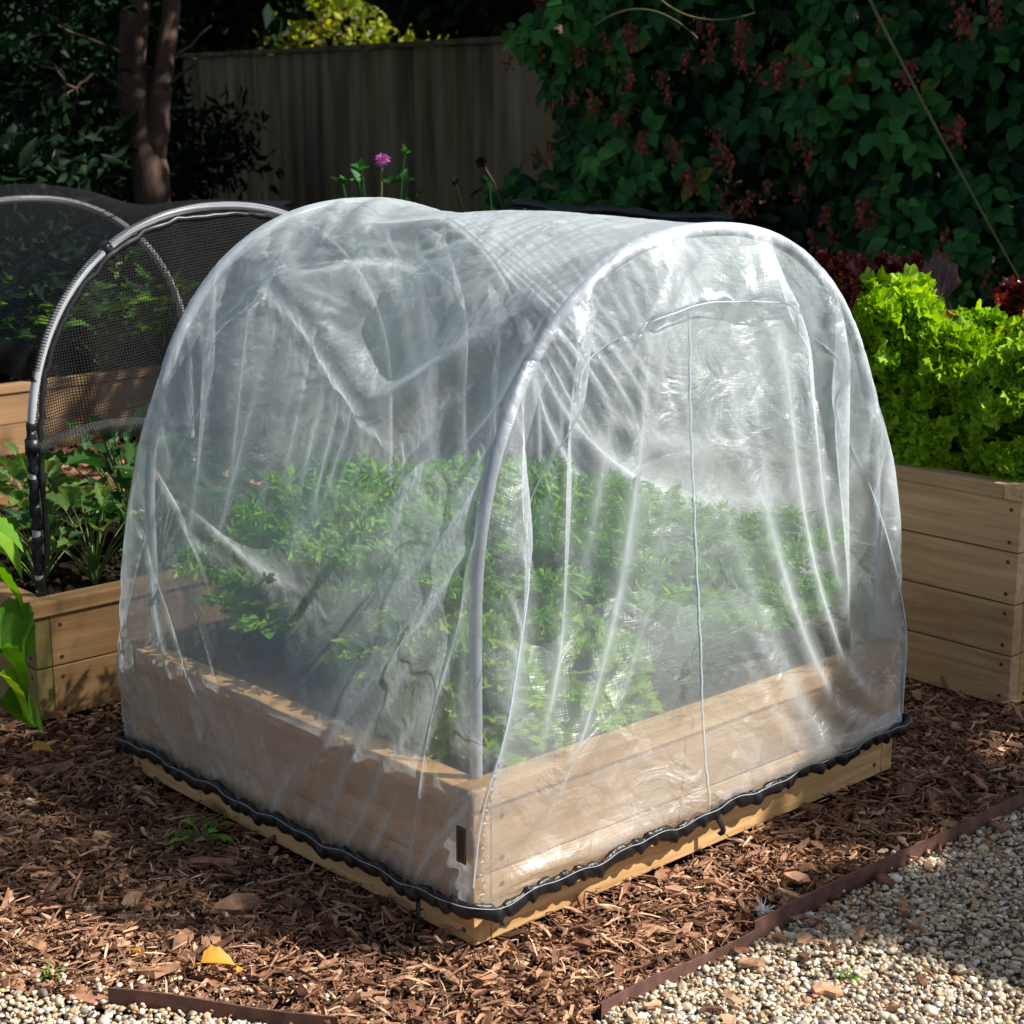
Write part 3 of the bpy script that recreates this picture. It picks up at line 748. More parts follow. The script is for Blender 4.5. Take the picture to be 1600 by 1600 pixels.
    # fold lines seen on the left side of the cover (pixels of the photograph -> nearest cloth vertices)
    F=np.zeros((N,3)); PIN=[]; PD=[]
    left=np.where((P[:,0]<W*.6)&(np.arange(N)<nu*nv)&(P[:,1]>.1)&(P[:,1]<1.18))[0]
    px=project(P[left])[0]
    for pl,amp in (([(370,440),(470,590),(552,705),(700,615),(850,525)],1.0),([(250,800),(330,875),(432,938),(530,800),(640,745)],1.0),([(640,370),(560,440),(500,480)],.5),([(430,940),(400,1100)],.5)):
        best=np.full(len(left),1e9); sgn=np.zeros(len(left))
        for (xa,ya),(xb,yb) in zip(pl[:-1],pl[1:]):
            dx,dy=xb-xa,yb-ya; L2=dx*dx+dy*dy
            t=np.clip(((px[:,0]-xa)*dx+(px[:,1]-ya)*dy)/L2,0,1)
            ex=px[:,0]-(xa+t*dx); ey=px[:,1]-(ya+t*dy); d=np.hypot(ex,ey)
            up=-ey/np.maximum(d,1); m=d<best; best[m]=d[m]; sgn[m]=up[m]
        if amp>=1:
            sel=(best<9); yq=P[left][:,1]; fade=np.clip((yq-.17)/.25,0,1)*np.clip((1.1-yq)/.25,0,1)
            ids=left[sel]; PIN.append(ids); PD.append(np.stack([.075*fade[sel]*amp,0*fade[sel],-.02*fade[sel]],-1))
        kin=np.exp(-(best/22)**2); kout=np.exp(-((best-50)/30)**2)*np.clip(sgn,0,1)
        F[left,0]+=amp*(2.6*kin-1.3*kout); F[left,2]-=amp*(1.0*kin+.35*kout)
    cr=np.clip((gz-1.08)/.20,0,1); jj=(vs>vh0)&(vs<vh1)
    F[idx[:,jj].ravel(),2]+=np.repeat(cr[:,None]*.42,jj.sum(),1).ravel()
    noise=rng.normal(size=(N,3))*.004; 
    P+=noise*w[:,None]
    Q=P.copy()
    dt=1/120; g=np.array([0,0,-.35])
    # hoop as dense points for collisions: use analytic nearest x-z polyline in slab
    hp_d=hp; t0=time.time()
    seg_a=hp[:-1];seg_b=hp[1:]
    free=w>0
    PIN=np.concatenate(PIN); PD=np.concatenate(PD); PT=P[PIN]+PD; pk=(abs(PD[:,0])>.006); PIN=PIN[pk]; PT=PT[pk]
    for st in range(steps):
        vel=(P-Q)*(.985 if st<steps*.6 else .95)
        vel=np.clip(vel,-.004,.004)
        Q=P.copy()
        P[free]+= (vel+g*dt*dt+(F*dt*dt*(1.0 if st<steps*.75 else .6)))[free]
        for it in range(3):
            for a,b,wa,wb,l in S:
                dl=P[a]-P[b]; n=np.sqrt((dl*dl).sum(1)); c=((n-l)/(n+1e-9))
                c=np.where(c<0,c*.35,c)[:,None]*dl
                P[a]-=wa*c; P[b]+=wb*c
        for a,b,wa,wb,l in B:
            dl=P[a]-P[b]; n=np.sqrt((dl*dl).sum(1)); c=((n-l)/(n+1e-9)); c=np.where(c<0,c,0)[:,None]*dl
            P[a]-=wa*c; P[b]+=wb*c
        if st%3==0:
          for a,b,l in TBat:
            dl=P[a]-P[b]; n=np.sqrt((dl*dl).sum(1)); m=(n>l)&(w[a]>0)
            if m.any():
                cc=((n[m]-l[m])/n[m])[:,None]*dl[m]; P[a[m]]-=cc; Q[a[m]]-=cc
        kk=min(1,st/200)*.15
        dp=(PT-P[PIN])*kk; P[PIN]+=dp; Q[PIN]+=dp*.8
        # bed box collision (with cap)
        x,y,z=P[:,0],P[:,1],P[:,2]
        m=(z<CH+.006)&(x>-.017)&(x<W+.017)&(y>-.017)&(y<L+.017)&free
        if m.any():
            px=x[m];py=y[m];pz=z[m]
            d=np.stack([px+.017,W+.017-px,py+.017,L+.017-py,CH+.006-pz],1)
            k=d.argmin(1); 
            ids=np.where(m)[0]
            for kk,(ax,val) in enumerate(((0,-.017),(0,W+.017),(1,-.017),(1,L+.017),(2,CH+.006))):
                s=ids[k==kk]; P[s,ax]=val
                oth=[q for q in range(3) if q!=ax]
                P[np.ix_(s,oth)]=Q[np.ix_(s,oth)]+.3*(P[np.ix_(s,oth)]-Q[np.ix_(s,oth)])
        # hoops
        for yh in YH:
            m=np.where((abs(P[:,1]-yh)<.02)&free&(P[:,2]>.3))[0]
            if len(m)==0: continue
            q=P[m][:,[0,2]]
            # nearest poly point
            dd=((q[:,None,:]-hp[None])**2).sum(2); k=dd.argmin(1)
            near=hp[k]; dx=q-near; dy=P[m,1]-yh
            r=np.sqrt((dx**2).sum(1)+dy**2); rr=.017
            inn=r<rr
            if inn.any():
                mm=m[inn]; sc=(rr/np.maximum(r[inn],1e-5))[:,None]
                P[mm,0]=near[inn,0]+dx[inn,0]*sc[:,0]; P[mm,2]=near[inn,1]+dx[inn,1]*sc[:,0]; P[mm,1]=yh+dy[inn]*sc[:,0]
        if log and st%100==0: print(st,time.time()-t0,abs(P-Q).max())
    info=dict(nu=nu,nv=nv,idx=idx,panels=panels,N=N)
    return P,tri,UV,info

def get_cover():
    P,T,UV,i=simulate(); return P,T,UV,dict(nu=i['nu'],nv=i['nv'],pb=[(int(p[0]),int(p[1])) for p in i['panels']])

P_, T_, UV_, INF = get_cover()
cover = empty('net_cover', (0, 0, 0)); tag(cover, 'translucent white mesh cover draped over two hoops and the low bed', 'net cover')
me = bpy.data.meshes.new('netting'); me.from_pydata(P_.tolist(), [], T_.tolist())
uvl = me.uv_layers.new(name='UVMap'); lv = np.empty(len(me.loops), np.int32); me.loops.foreach_get('vertex_index', lv)
uvl.data.foreach_set('uv', UV_[lv].astype(np.float32).ravel())
me.polygons.foreach_set('use_smooth', np.ones(len(me.polygons), bool)); me.materials.append(M['net'])
net = bpy.data.objects.new('netting', me); link(net, cover)
sb = net.modifiers.new('smooth', 'SUBSURF'); sb.levels = 0; sb.render_levels = 1
# seams: where the end panel meets the arch panel, and a vertical join in the end panel
def ribbon_along(name, pts, width, mat, parent, nrm):
    pts = np.asarray(pts); t = np.gradient(pts, axis=0); t /= np.linalg.norm(t, axis=1, keepdims=True)+1e-9
    s = np.cross(t, nrm); s /= np.linalg.norm(s, axis=1, keepdims=True)+1e-9
    mb = MB(); n = len(pts); V = np.concatenate([pts-s*width/2+nrm*.002, pts+s*width/2+nrm*.002])
    k = np.arange(n-1); mb.add(V, None, np.stack([k, k+1, n+k+1, n+k], 1)); ob = mb.build(name, mat, parent)
    uv = ob.data.uv_layers.new(name='UVMap'); return ob
nu, nv = INF['nu'], INF['nv']; GI = np.arange(nu*nv).reshape(nu, nv)
b0, nB = INF['pb'][0]
for side, jj in ((0, 0), (1, nv-1)):
    pts = P_[GI[:, jj]]; k = 5; sm_ = np.array([pts[max(0, i-k):i+k+1].mean(0) for i in range(len(pts))])
    m_ = MB(); tube(m_, sm_[1:-1]+np.array([0, -.0015 if side == 0 else .0015, 0]), .0017, 6, False)
    ob = m_.build('seam', M['seam'], cover); ob.data.uv_layers.new(name='UVMap')
UVp = UV_[b0:INF['pb'][1][0]]; Pp = P_[b0:INF['pb'][1][0]]
xs = UVp[:, 0]-5; strip = np.where(abs(xs+.055) < .012)[0]
if len(strip) > 10:
    o_ = strip[np.argsort(-UVp[strip, 1])]; pts = Pp[o_]; zg = np.linspace(pts[0, 2], pts[-1, 2], 60)
    xg = np.interp(-zg, -pts[:, 2], np.convolve(np.pad(pts[:, 0], 3, 'edge'), np.ones(7)/7, 'valid')); yg = np.interp(-zg, -pts[:, 2], np.convolve(np.pad(pts[:, 1], 3, 'edge'), np.ones(7)/7, 'valid'))
    m_ = MB(); tube(m_, np.stack([xg, yg-.002, zg], -1), .0018, 6, False); ob = m_.build('seam', M['seam'], cover); ob.data.uv_layers.new(name='UVMap')
# black gathered elastic hem with its white stitching
hemL = P_[GI[0]][::-1]; hemR = P_[GI[-1]]
fr = P_[b0:b0+nB][::-1]; b1 = INF['pb'][1][0]; bk = P_[b1:b1+nB]
loop = np.concatenate([hemL, fr, hemR, bk])            # L side -> front -> R side -> back
d_ = np.r_[0, np.cumsum(np.linalg.norm(np.diff(np.concatenate([loop, loop[:1]]), axis=0), axis=1))]
K = 3200; s_ = np.linspace(0, d_[-1], K, endpoint=False); lp = np.concatenate([loop, loop[:1]])
C = np.stack([np.interp(s_, d_, lp[:, k]) for k in range(3)], -1)
def smooth_loop(C, k):
    ker = np.hanning(2*k+3)[1:-1]; ker /= ker.sum(); E_ = np.concatenate([C[-k:], C, C[:k]])
    return np.stack([np.convolve(E_[:, i], ker, 'valid') for i in range(3)], -1)
C = smooth_loop(C, 20)
tt = np.roll(C, -2, 0)-np.roll(C, 2, 0); tt /= np.linalg.norm(tt, axis=1, keepdims=True)
outw = np.cross(tt, np.array([0, 0, 1.])); 
cen = np.array([W/2, L/2, 0]); sg = np.sign(((C-cen)*outw*np.array([1, 1, 0])).sum(1, keepdims=True)); outw = outw*sg
rg = np.random.default_rng(8)
ph1 = np.interp(np.arange(K), np.arange(0, K+30, 8), np.cumsum(rg.uniform(.4, 3.0, len(np.arange(0, K+30, 8)))))
def gather(a): return np.sin(ph1+a)
n_ = 16; V = []
for k in range(n_):
    th = 2*PI*k/n_; rr = .0170*(1+.20*np.abs(gather(math.sin(th)*1.5))**.6*np.sign(gather(math.sin(th)*1.5))+.08*np.sin(ph1*1.7+th*2)+.03*rg.normal(size=K))
    o_ = outw*(np.cos(th)*rr*.50)[:, None]; z_ = np.zeros((K, 3)); z_[:, 2] = np.sin(th)*rr*1.0+.002*np.sin(ph1*.5)
    V.append(C+o_+z_+outw*.021)
V = np.stack(V, 1).reshape(-1, 3); i, j = np.meshgrid(np.arange(K), np.arange(n_), indexing='ij')
Q = np.stack([i*n_+j, ((i+1) % K)*n_+j, ((i+1) % K)*n_+(j+1) % n_, i*n_+(j+1) % n_], -1).reshape(-1, 4)
mb = MB(); mb.add(V, None, Q); hem = mb.build('elastic_hem', M['hem'], cover)
mb = MB(); Cs = C+outw*.0305; Cs[:, 2] += .0120+.002*np.sin(ph1*.2)
tube(mb, np.concatenate([Cs, Cs[:1]]), .0008, 5, False); mb.build('stitching', M['thread'], hem)
def strap(p, out_):
    mb = MB(); t = np.linspace(0, 1, 14); sx = np.array([-out_[1], out_[0], 0])
    P1 = np.stack([p+sx*(.012*np.sin(a*PI)*.6-.006+.012*a)+out_*(.012+.012*math.sin(a*PI))+np.array([0, 0, -.045*math.sin(a*PI*.62)]) for a in t])
    wv = np.cross(np.gradient(P1, axis=0), out_); wv /= np.linalg.norm(wv, axis=1, keepdims=True)
    h = .0065; V = np.concatenate([P1-wv*h, P1+wv*h, P1+wv*h+out_*.002, P1-wv*h+out_*.002]); n = len(P1); k = np.arange(n-1)
    Q = np.concatenate([np.stack([a*n+k, a*n+k+1, b*n+k+1, b*n+k], 1) for a, b in ((0, 1), (1, 2), (2, 3), (3, 0))])
    mb.add(V, None, Q); return mb.build('hem_strap', M['hem'], cover)
strap(np.array([-.020, .125, .074]), np.array([-1., 0, 0]))
strap(np.array([.69, -.020, .092]), np.array([0, -1., 0]))
qv, zv = project(P_[:nu*nv]); near = np.where(np.hypot(qv[:, 0]-728, qv[:, 1]-1318) < 14)[0]; near = near[zv[near] < zv[near].min()+.04]
lp_ = P_[near].mean(0) if len(near) else np.array([-.03, 0, .235])
lab = bevel_box('sewn_label', (.0016, .028, .075), M['tagmat'], cover, (float(lp_[0])-.012, float(lp_[1]), float(lp_[2])), .0004)
for sz, lc in (((.0006, .022, .0012), (-.0011, 0, .033)), ((.0006, .022, .0012), (-.0011, 0, -.033)), ((.0006, .0012, .066), (-.0011, .0105, 0)), ((.0006, .0012, .066), (-.0011, -.0105, 0))):
    bevel_box('label_border', sz, M['tagline'], lab, lc, 0)

# ------------------------------------------------------------------ black netting over the left bed
def sheet(mb, X, uv=None):
    n, m = X.shape[:2]; i, j = np.meshgrid(np.arange(n-1), np.arange(m-1), indexing='ij'); q = i*m+j
    mb.add(X.reshape(-1, 3), None, np.stack([q, q+m, q+m+1, q+1], -1).reshape(-1, 4))
def set_uv(ob, UV):
    uvl = ob.data.uv_layers.new(name='UVMap'); lv = np.empty(len(ob.data.loops), np.int32); ob.data.loops.foreach_get('vertex_index', lv)
    uvl.data.foreach_set('uv', UV[lv].astype(np.float32).ravel())
bn = empty('netting_cover', (.6, 1.8, 0)); bn_off = np.array([.6, 1.8, 0]); tag(bn, 'coarse black netting over silver hoops, its front rolled up above the kale', 'netting')
poly = LH[LH[:, 1] > .2]
dpl = np.r_[0, np.cumsum(np.linalg.norm(np.diff(LH, axis=0), axis=1))]
def at_s(s, k=0): return np.interp(s, dpl, LH[:, 0]), np.interp(s, dpl, LH[:, 1])
iL = np.where((LH[:, 0] < .65) & (LH[:, 1] > .93))[0][0]; iR = np.where((LH[:, 0] > .65) & (LH[:, 1] > .72))[0][-1]
ss = np.linspace(dpl[iL], dpl[iR], 120); ys = np.linspace(1.76, 3.02, 90)
S_, Y_ = np.meshgrid(ss, ys, indexing='ij'); Xa, Za = at_s(S_)
bay = np.sin(np.clip((Y_-1.8)/1.12, 0, 3)*PI)**2
sag = .075*bay*(1+.4*np.sin(S_*7))
cx, cz = .65, .75; nx_, nz_ = (Xa-cx), (Za-cz); nn = np.hypot(nx_, nz_)
Xa = Xa+nx_/nn*(.016-sag*.5)+.006*np.sin(Y_*23+S_*9)*bay; Za = Za+nz_/nn*(.016-sag)+.008*np.sin(Y_*31+S_*13)*bay
mb = MB(); sheet(mb, np.stack([Xa, Y_, Za], -1)-bn_off); ob = mb.build('roof_net', M['black_net'], bn); set_uv(ob, np.stack([S_, Y_], -1).reshape(-1, 2))
# second lower skirt doubled on the left side where the net is gathered up
mb = MB(); t = np.linspace(0, 1, 60); yy = np.linspace(1.76, 3.02, 90); T2, Y2 = np.meshgrid(t, yy, indexing='ij')
X2 = .050-.016*np.sin(T2*PI)+.008*np.sin(Y2*37+T2*5); Z2 = .93+.10*T2+.02*np.sin(Y2*6)
sheet(mb, np.stack([X2, Y2, Z2], -1)-bn_off); ob = mb.build('gathered_skirt', M['black_net_dense'], bn); set_uv(ob, np.stack([T2*.25, Y2], -1).reshape(-1, 2))
# front panel: fills the hoop down to the rolled edge
mb = MB(); cols_ = 130; xs_ = np.linspace(.052, 1.248, cols_); top = np.interp(xs_, LH[10:80, 0], LH[10:80, 1])
low = .745+.02*np.sin(xs_*9)+.05*np.clip((xs_-.25)/1., 0, 1)-.03*np.exp(-(xs_/.2)**2)
low = np.minimum(low, top-.01); v = np.linspace(0, 1, 70)
Xf = np.repeat(xs_[:, None], 70, 1); Zf = top[:, None]+(low-top)[:, None]*v[None]
Yf = 1.80-.012+.014*np.sin(Xf*21+Zf*6)*v[None]+.010*np.sin(Xf*47)*v[None]
sheet(mb, np.stack([Xf, Yf, Zf], -1)-bn_off); ob = mb.build('front_net', M['black_net'], bn); set_uv(ob, np.stack([Xf+.13*Zf, Zf-.1*Xf], -1).reshape(-1, 2))
mb = MB(); xr = np.linspace(.05, 1.25, 90); zr = np.interp(xr, xs_, low)
rg = np.random.default_rng(3)
band = np.stack([np.stack([xr+.001*rg.normal(size=90), 1.768-.014*math.sin(a*PI)+.002*rg.normal(size=90), zr+.035*(a-.35)*(1+.5*np.sin(xr*5))], -1) for a in np.linspace(0, 1, 10)], 1)
sheet(mb, band-bn_off); ob = mb.build('rolled_edge', M['black_net'], bn); set_uv(ob, np.stack([np.repeat(xr[:, None], 10, 1), np.repeat(np.linspace(0, .1, 10)[None], 90, 0)], -1).reshape(-1, 2))
# net bunched along the front hoop
mb = MB(); seg = LH[4:75]; off = rg.normal(size=(len(seg), 2))*.003
P1 = np.stack([seg[:, 0]-.006+off[:, 0], np.full(len(seg), 1.779), seg[:, 1]-.012*np.sign(seg[:, 1]-.4)+off[:, 1]], -1)
cxy = np.array([.65, .7]); dr = seg-cxy; dr /= np.linalg.norm(dr, axis=1, keepdims=True)
P1 = np.stack([seg[:, 0]-dr[:, 0]*.020+off[:, 0], 1.79+0*seg[:, 0], seg[:, 1]-dr[:, 1]*.020+off[:, 1]], -1)
tube(mb, P1-bn_off, .007+.003*rg.random(len(P1)), 7, False); mb.build('hoop_sleeve', M['black_plastic'], bn)
mb = MB(); sl = LH[:11]; zz = np.linspace(.29, .80, 60); xx = np.interp(zz, LH[:20, 1], LH[:20, 0]); rgk = np.random.default_rng(6)
tube(mb, np.stack([xx+.002*np.sin(zz*40), 1.80+.006*np.sin(zz*4)+.001*np.sin(zz*90), zz], -1)-bn_off, .0138+.0015*np.sin(zz*160)+.001*rgk.normal(size=60), 12); ob = mb.build('leg_sleeve', M['black_net_dense'], bn)
th = np.arange(12)/12*.1; set_uv(ob, np.concatenate([np.stack([np.tile(th, 60), np.repeat(zz, 12)], -1), [[0, 0], [0, 0]]]))
for hy, idxs in ((1.80, (10, 31, 62)), (2.92, (46,))):
    for q in idxs:
        mb = MB(); a, b = LH[q], LH[q+1]; tube(mb, np.array([[a[0], hy, a[1]], [b[0], hy, b[1]]]), .019, 12)
        c = mb.build('net_clip', M['black_plastic']); tag(c, {10: 'black clip low on the left leg of the silver hoop', 31: 'black clip on the upper left of the front silver hoop', 62: 'black clip on the right shoulder of the front silver hoop', 46: 'black clip near the top of the rear silver hoop'}[q], 'clip', 'net clips')
# low black tunnel behind the white net
ft = empty('netting_cover', (2.53, 2.2, 0)); tag(ft, 'low black netting tunnel seen just above the white net ridge', 'netting')
fo = np.array([2.53, 2.2, 0]); FP = hoop_poly(2.0, 3.05, .2, .6, 1.2)
S3 = np.arange(len(FP)); Y3 = np.linspace(1.5, 2.6, 50); X3 = np.repeat(FP[:, 0][:, None], 50, 1); Z3 = np.repeat(FP[:, 1][:, None], 50, 1)
Yg = np.repeat(Y3[None], len(FP), 0); Z3 = Z3+.01*np.sin(Yg*9)*(Z3 > .7)+.004*np.sin(Yg*40+X3*9)+.015
mb = MB(); sheet(mb, np.stack([X3, Yg, Z3], -1)-fo); ob = mb.build('roof_net', M['black_net_dense'], ft)
dd = np.r_[0, np.cumsum(np.linalg.norm(np.diff(FP, axis=0), axis=1))]; set_uv(ob, np.stack([np.repeat(dd[:, None], 50, 1), Yg], -1).reshape(-1, 2))
mb = MB(); yl = np.linspace(1.5, 2.6, 60); P1 = np.stack([2.5+.012*np.sin(yl*8), yl, 1.222+.006*np.sin(yl*13)], -1)
tube(mb, P1-fo, .014+.006*np.sin(yl*17)**2, 8); mb.build('ridge_roll', M['black_plastic'], ft)
for q, y in enumerate((1.66, 2.56)):
    make_hoop('tunnel_hoop', ['black pipe hoop at the near end of the low black tunnel', 'black pipe hoop at the far end of the low black tunnel'][q], y, FP, M['black_plastic'], .012, 'hoops of the low black tunnel')
# ------------------------------------------------------------------ ground
BEDS = [(0, 0, W, L), (2.0, .05, 1.2, 1.42), (-.005, 1.745, 1.32, 1.28), (.9, 5.06, 2.9, 1.2), (1.95, 1.62, 1.15, 1.25)]
def in_bed(x, y, m=0.):
    r = np.zeros(x.shape, bool)
    for bx, by, bw, bl in BEDS[:1]: r |= (x > bx-m) & (x < W+m) & (y > by-m) & (y < L+m)
    for bx, by, bw, bl in BEDS[1:]: r |= (x > bx-m) & (x < bx+bw+m) & (y > by-m) & (y < by+bl+m)
    return r
def bed_dist(x, y):
    d = np.full(x.shape, 9.)
    for bx, by, bw, bl in [(0, 0, W, L)]+BEDS[1:]:
        dx = np.maximum(np.maximum(bx-x, x-bx-bw), 0); dy = np.maximum(np.maximum(by-y, y-by-bl), 0); d = np.minimum(d, np.hypot(dx, dy))
    return d
EY = -.325                                               # the steel edge in front of the gravel
def edge2(x, y):                                         # >0 on the gravel side of the short left strip
    return -(x+.44)*.837-(y-.07)*.547
def ghash(x, y): return .5+.5*np.sin(x*7.1+2*np.sin(y*5.3))*np.sin(y*6.7+1.5*np.sin(x*4.1))
def gz_(x, y):
    z = -.044+.012*ghash(x, y)+.006*ghash(x*3.1+1, y*2.9)
    z = z+.018*np.exp(-(bed_dist(x, y)/.10)**2)
    grav = ((y < EY) & (x > .02)) | (edge2(x, y) > 0)
    return np.where(grav, .004*ghash(x*4, y*4)-.030, z)
def grid_mesh(name, xs, ys, zf, mat):
    mb = MB(); X, Y = np.meshgrid(xs, ys, indexing='ij'); sheet(mb, np.stack([X, Y, zf(X, Y)], -1)); return mb.build(name, mat)
# one sheet to the horizon, fine in the middle
xs = np.concatenate([[-60, -25, -10, -4], np.arange(-2, 4.5, .03), [5, 7, 10, 18, 30, 60]]); ys = np.concatenate([[-60, -25, -10, -4], np.arange(-1.6, 4.5, .03), [5, 7, 10, 18, 30, 60]])
g = grid_mesh('ground', xs, ys, lambda x, y: np.where((abs(x-1) > 3.2) | (abs(y-1.4) > 3.1), .0-.03, gz_(x, y))-.006, M['earth']); tag(g, kind='structure')
def in_view(P, m=170):
    q, z = project(P); return (z > .3) & (q[:, 0] > -m) & (q[:, 0] < 1600+m) & (q[:, 1] > -m) & (q[:, 1] < 1600+m*1.6)

# bark chips
def scatter(n, x0, x1, y0, y1, rg): return rg.uniform(x0, x1, n), rg.uniform(y0, y1, n)
rg = np.random.default_rng(21)
def chip_template(rg, kind):
    # irregular splinter: 8 corners, tapering, a little bent
    if kind == 0: lx, ly, lz = 1, .17, .10
    elif kind == 1: lx, ly, lz = 1, .36, .12
    else: lx, ly, lz = 1, .60, .20
    V = []
    for x, tp in ((-.5, rg.uniform(.25, .8)), (-.1, rg.uniform(.9, 1.2)), (.22, rg.uniform(.8, 1.1)), (.5, rg.uniform(.1, .6))):
        bend = rg.normal()*.05; by = rg.normal()*.06
        for y, z in ((-1, -1), (1, -1), (1, 1), (-1, 1)):
            V.append((x*lx+rg.normal()*.03, y*ly*.5*tp+by*ly*3+rg.normal()*.02, z*lz*.5*(.6+.4*tp)+bend+rg.normal()*.012))
    Q = [(0, 3, 2, 1), (12, 13, 14, 15)]
    for s in range(3):
        for k in range(4):
            a = s*4+k; b = s*4+(k+1) % 4; Q.append((a, b, b+4, a+4))
    return np.array(V), None, np.array(Q)
mb = MB()
def chips(n, box, size, zlift, kinds, sd, mind=0.):
    rg = np.random.default_rng(sd)
    x, y = scatter(n, *box, rg)
    ok = ~in_bed(x, y, -.0) & (edge2(x, y) < .0) & ((y > EY+.004) | (x < .0))
    x, y = x[ok], y[ok]; P = np.stack([x, y, gz_(x, y)], -1)
    ok = in_view(P); P = P[ok]; x = P[:, 0]; y = P[:, 1]; n = len(P)
    P[:, 2] += rg.uniform(0, zlift, n)
    tps = [chip_template(rg, kinds[i % len(kinds)]) for i in range(14)]
    ch = rg.integers(0, 14, n)
    for k, tp in enumerate(tps):
        m = ch == k; c = m.sum()
        if not c: continue
        az = rg.uniform(0, 2*PI, c); el = rg.normal(size=c)*.20+np.where(rg.random(c) < .10, rg.normal(size=c)*.6, 0)
        d = np.stack([np.cos(az)*np.cos(el), np.sin(az)*np.cos(el), np.sin(el)], -1)
        Mx = frames(c, d, roll=rg.normal(size=c)*.35, rg=rg)*(size*np.exp(np.clip(rg.normal(size=c)*.42, -1, .75)))[:, None, None]
        # brightness: mostly dark crumbs, some fresh pale splinters
        rr = np.clip(rg.beta(2.2, 2.6, c)+.05, 0, 1)
        mb.inst(tp[0], tp[1], tp[2], Mx, P[m], rr)
chips(75000, (-1.2, 2.1, -.6, 2.1), .012, .014, (0, 1, 0, 2), 1)
chips(30000, (-1.2, 2.1, -.6, 2.1), .023, .020, (0, 0, 0, 1), 2)
chips(6500, (-1.2, 2.1, -.6, 2.1), .036, .026, (0, 0, 1), 3)
chips(420, (-1.2, 2.1, -.6, 2.1), .052, .030, (0, 1, 1, 2), 4)
chips(32000, (-.6, 4.5, 1.9, 5.2), .035, .02, (0, 1, 2), 5)
# stray chips lying on the gravel
n = 420; x, y = scatter(n, .05, 2.0, -1.0, EY, rg); P = np.stack([x, y, np.full(n, -.012)], -1); keep = rg.random(n) < np.exp((y-EY)*4.5); P = P[keep]
for k in range(6):
    tp = chip_template(rg, k % 3); Pk = P[k::6]; c = len(Pk); az = rg.uniform(0, 6.28, c)
    Mx = frames(c, np.stack([np.cos(az), np.sin(az), rg.normal(size=c)*.15], -1), roll=rg.normal(size=c)*.3)*rg.uniform(.012, .05, c)[:, None, None]
    mb.inst(tp[0], tp[1], tp[2], Mx, Pk, rg.uniform(.2, .9, c))
def fibres(n, box, sd):
    rg = np.random.default_rng(sd); x, y = scatter(n, *box, rg); ok = ~in_bed(x, y) & (edge2(x, y) < 0) & ((y > EY+.004) | (x < .0)); x, y = x[ok], y[ok]
    P = np.stack([x, y, gz_(x, y)+rg.uniform(.010, .034, len(x))], -1); P = P[in_view(P)]; c = len(P); V = np.array([(-.5, -.03, 0), (-.1, -.04, .05), (.3, -.035, .03), (.5, 0, -.03), (.3, .035, .03), (-.1, .04, .05), (-.5, .02, 0)]); 
    az = rg.uniform(0, 6.28, c); Mx = frames(c, np.stack([np.cos(az), np.sin(az), rg.normal(size=c)*.22], -1), roll=rg.normal(size=c), rg=rg)*(.032*np.exp(np.clip(rg.normal(size=c)*.45, -1, .9)))[:, None, None]
    mb.inst(V, np.array([(0, 1, 6), (1, 5, 6), (1, 2, 5), (2, 4, 5), (2, 3, 4)]), None, Mx, P, rg.beta(2., 1.8, c))
fibres(26000, (-1.2, 2.1, -.6, 2.1), 9); fibres(6000, (-.6, 4.5, 1.9, 5.2), 10)
o = mb.build('bark_mulch', M['chip'], None, False); tag(o, 'reddish brown bark chip mulch around the beds', 'mulch', kind='stuff')

# gravel
mb = MB()
def pebbles(n, box, side, sd, z0):
    rg = np.random.default_rng(sd); x, y = scatter(n, *box, rg)
    ok = (y < EY-.006) & (x > .02-.03*np.sin(y*30)) if side == 0 else (edge2(x, y) > .006)
    x, y = x[ok], y[ok]; P = np.stack([x, y, np.full(len(x), z0)], -1); P = P[in_view(P, 120)]; n = len(P)
    P[:, 2] += gz_(P[:, 0], P[:, 1])+rg.uniform(-.002, .003, n)
    for k in range(10):
        V = ICO2[0]*(1+.10*rg.normal(size=(len(ICO2[0]), 1))*.6+.10*np.sin(ICO2[0]@rg.normal(size=(3, 1))*2.5+k)); V = V*np.array([1, rg.uniform(.65, .95), rg.uniform(.45, .75)])
        m = np.arange(n) % 10 == k; c = m.sum(); az = rg.uniform(0, 6.28, c)
        Mx = frames(c, np.stack([np.cos(az), np.sin(az), rg.normal(size=c)*.3], -1), roll=rg.normal(size=c)*.5, rg=rg)*(.0051*np.exp(rg.normal(size=c)*.34))[:, None, None]
        mb.inst(V, ICO2[1], None, Mx, P[m], rg.random(c))
pebbles(20000, (.0, 2.6, -1.15, -.32), 0, 1, .002); pebbles(13000, (.0, 2.6, -1.15, -.32), 0, 2, .008)
pebbles(6500, (-1.2, -.25, -.1, .75), 1, 3, .002); pebbles(3800, (-1.2, -.25, -.1, .75), 1, 4, .008)
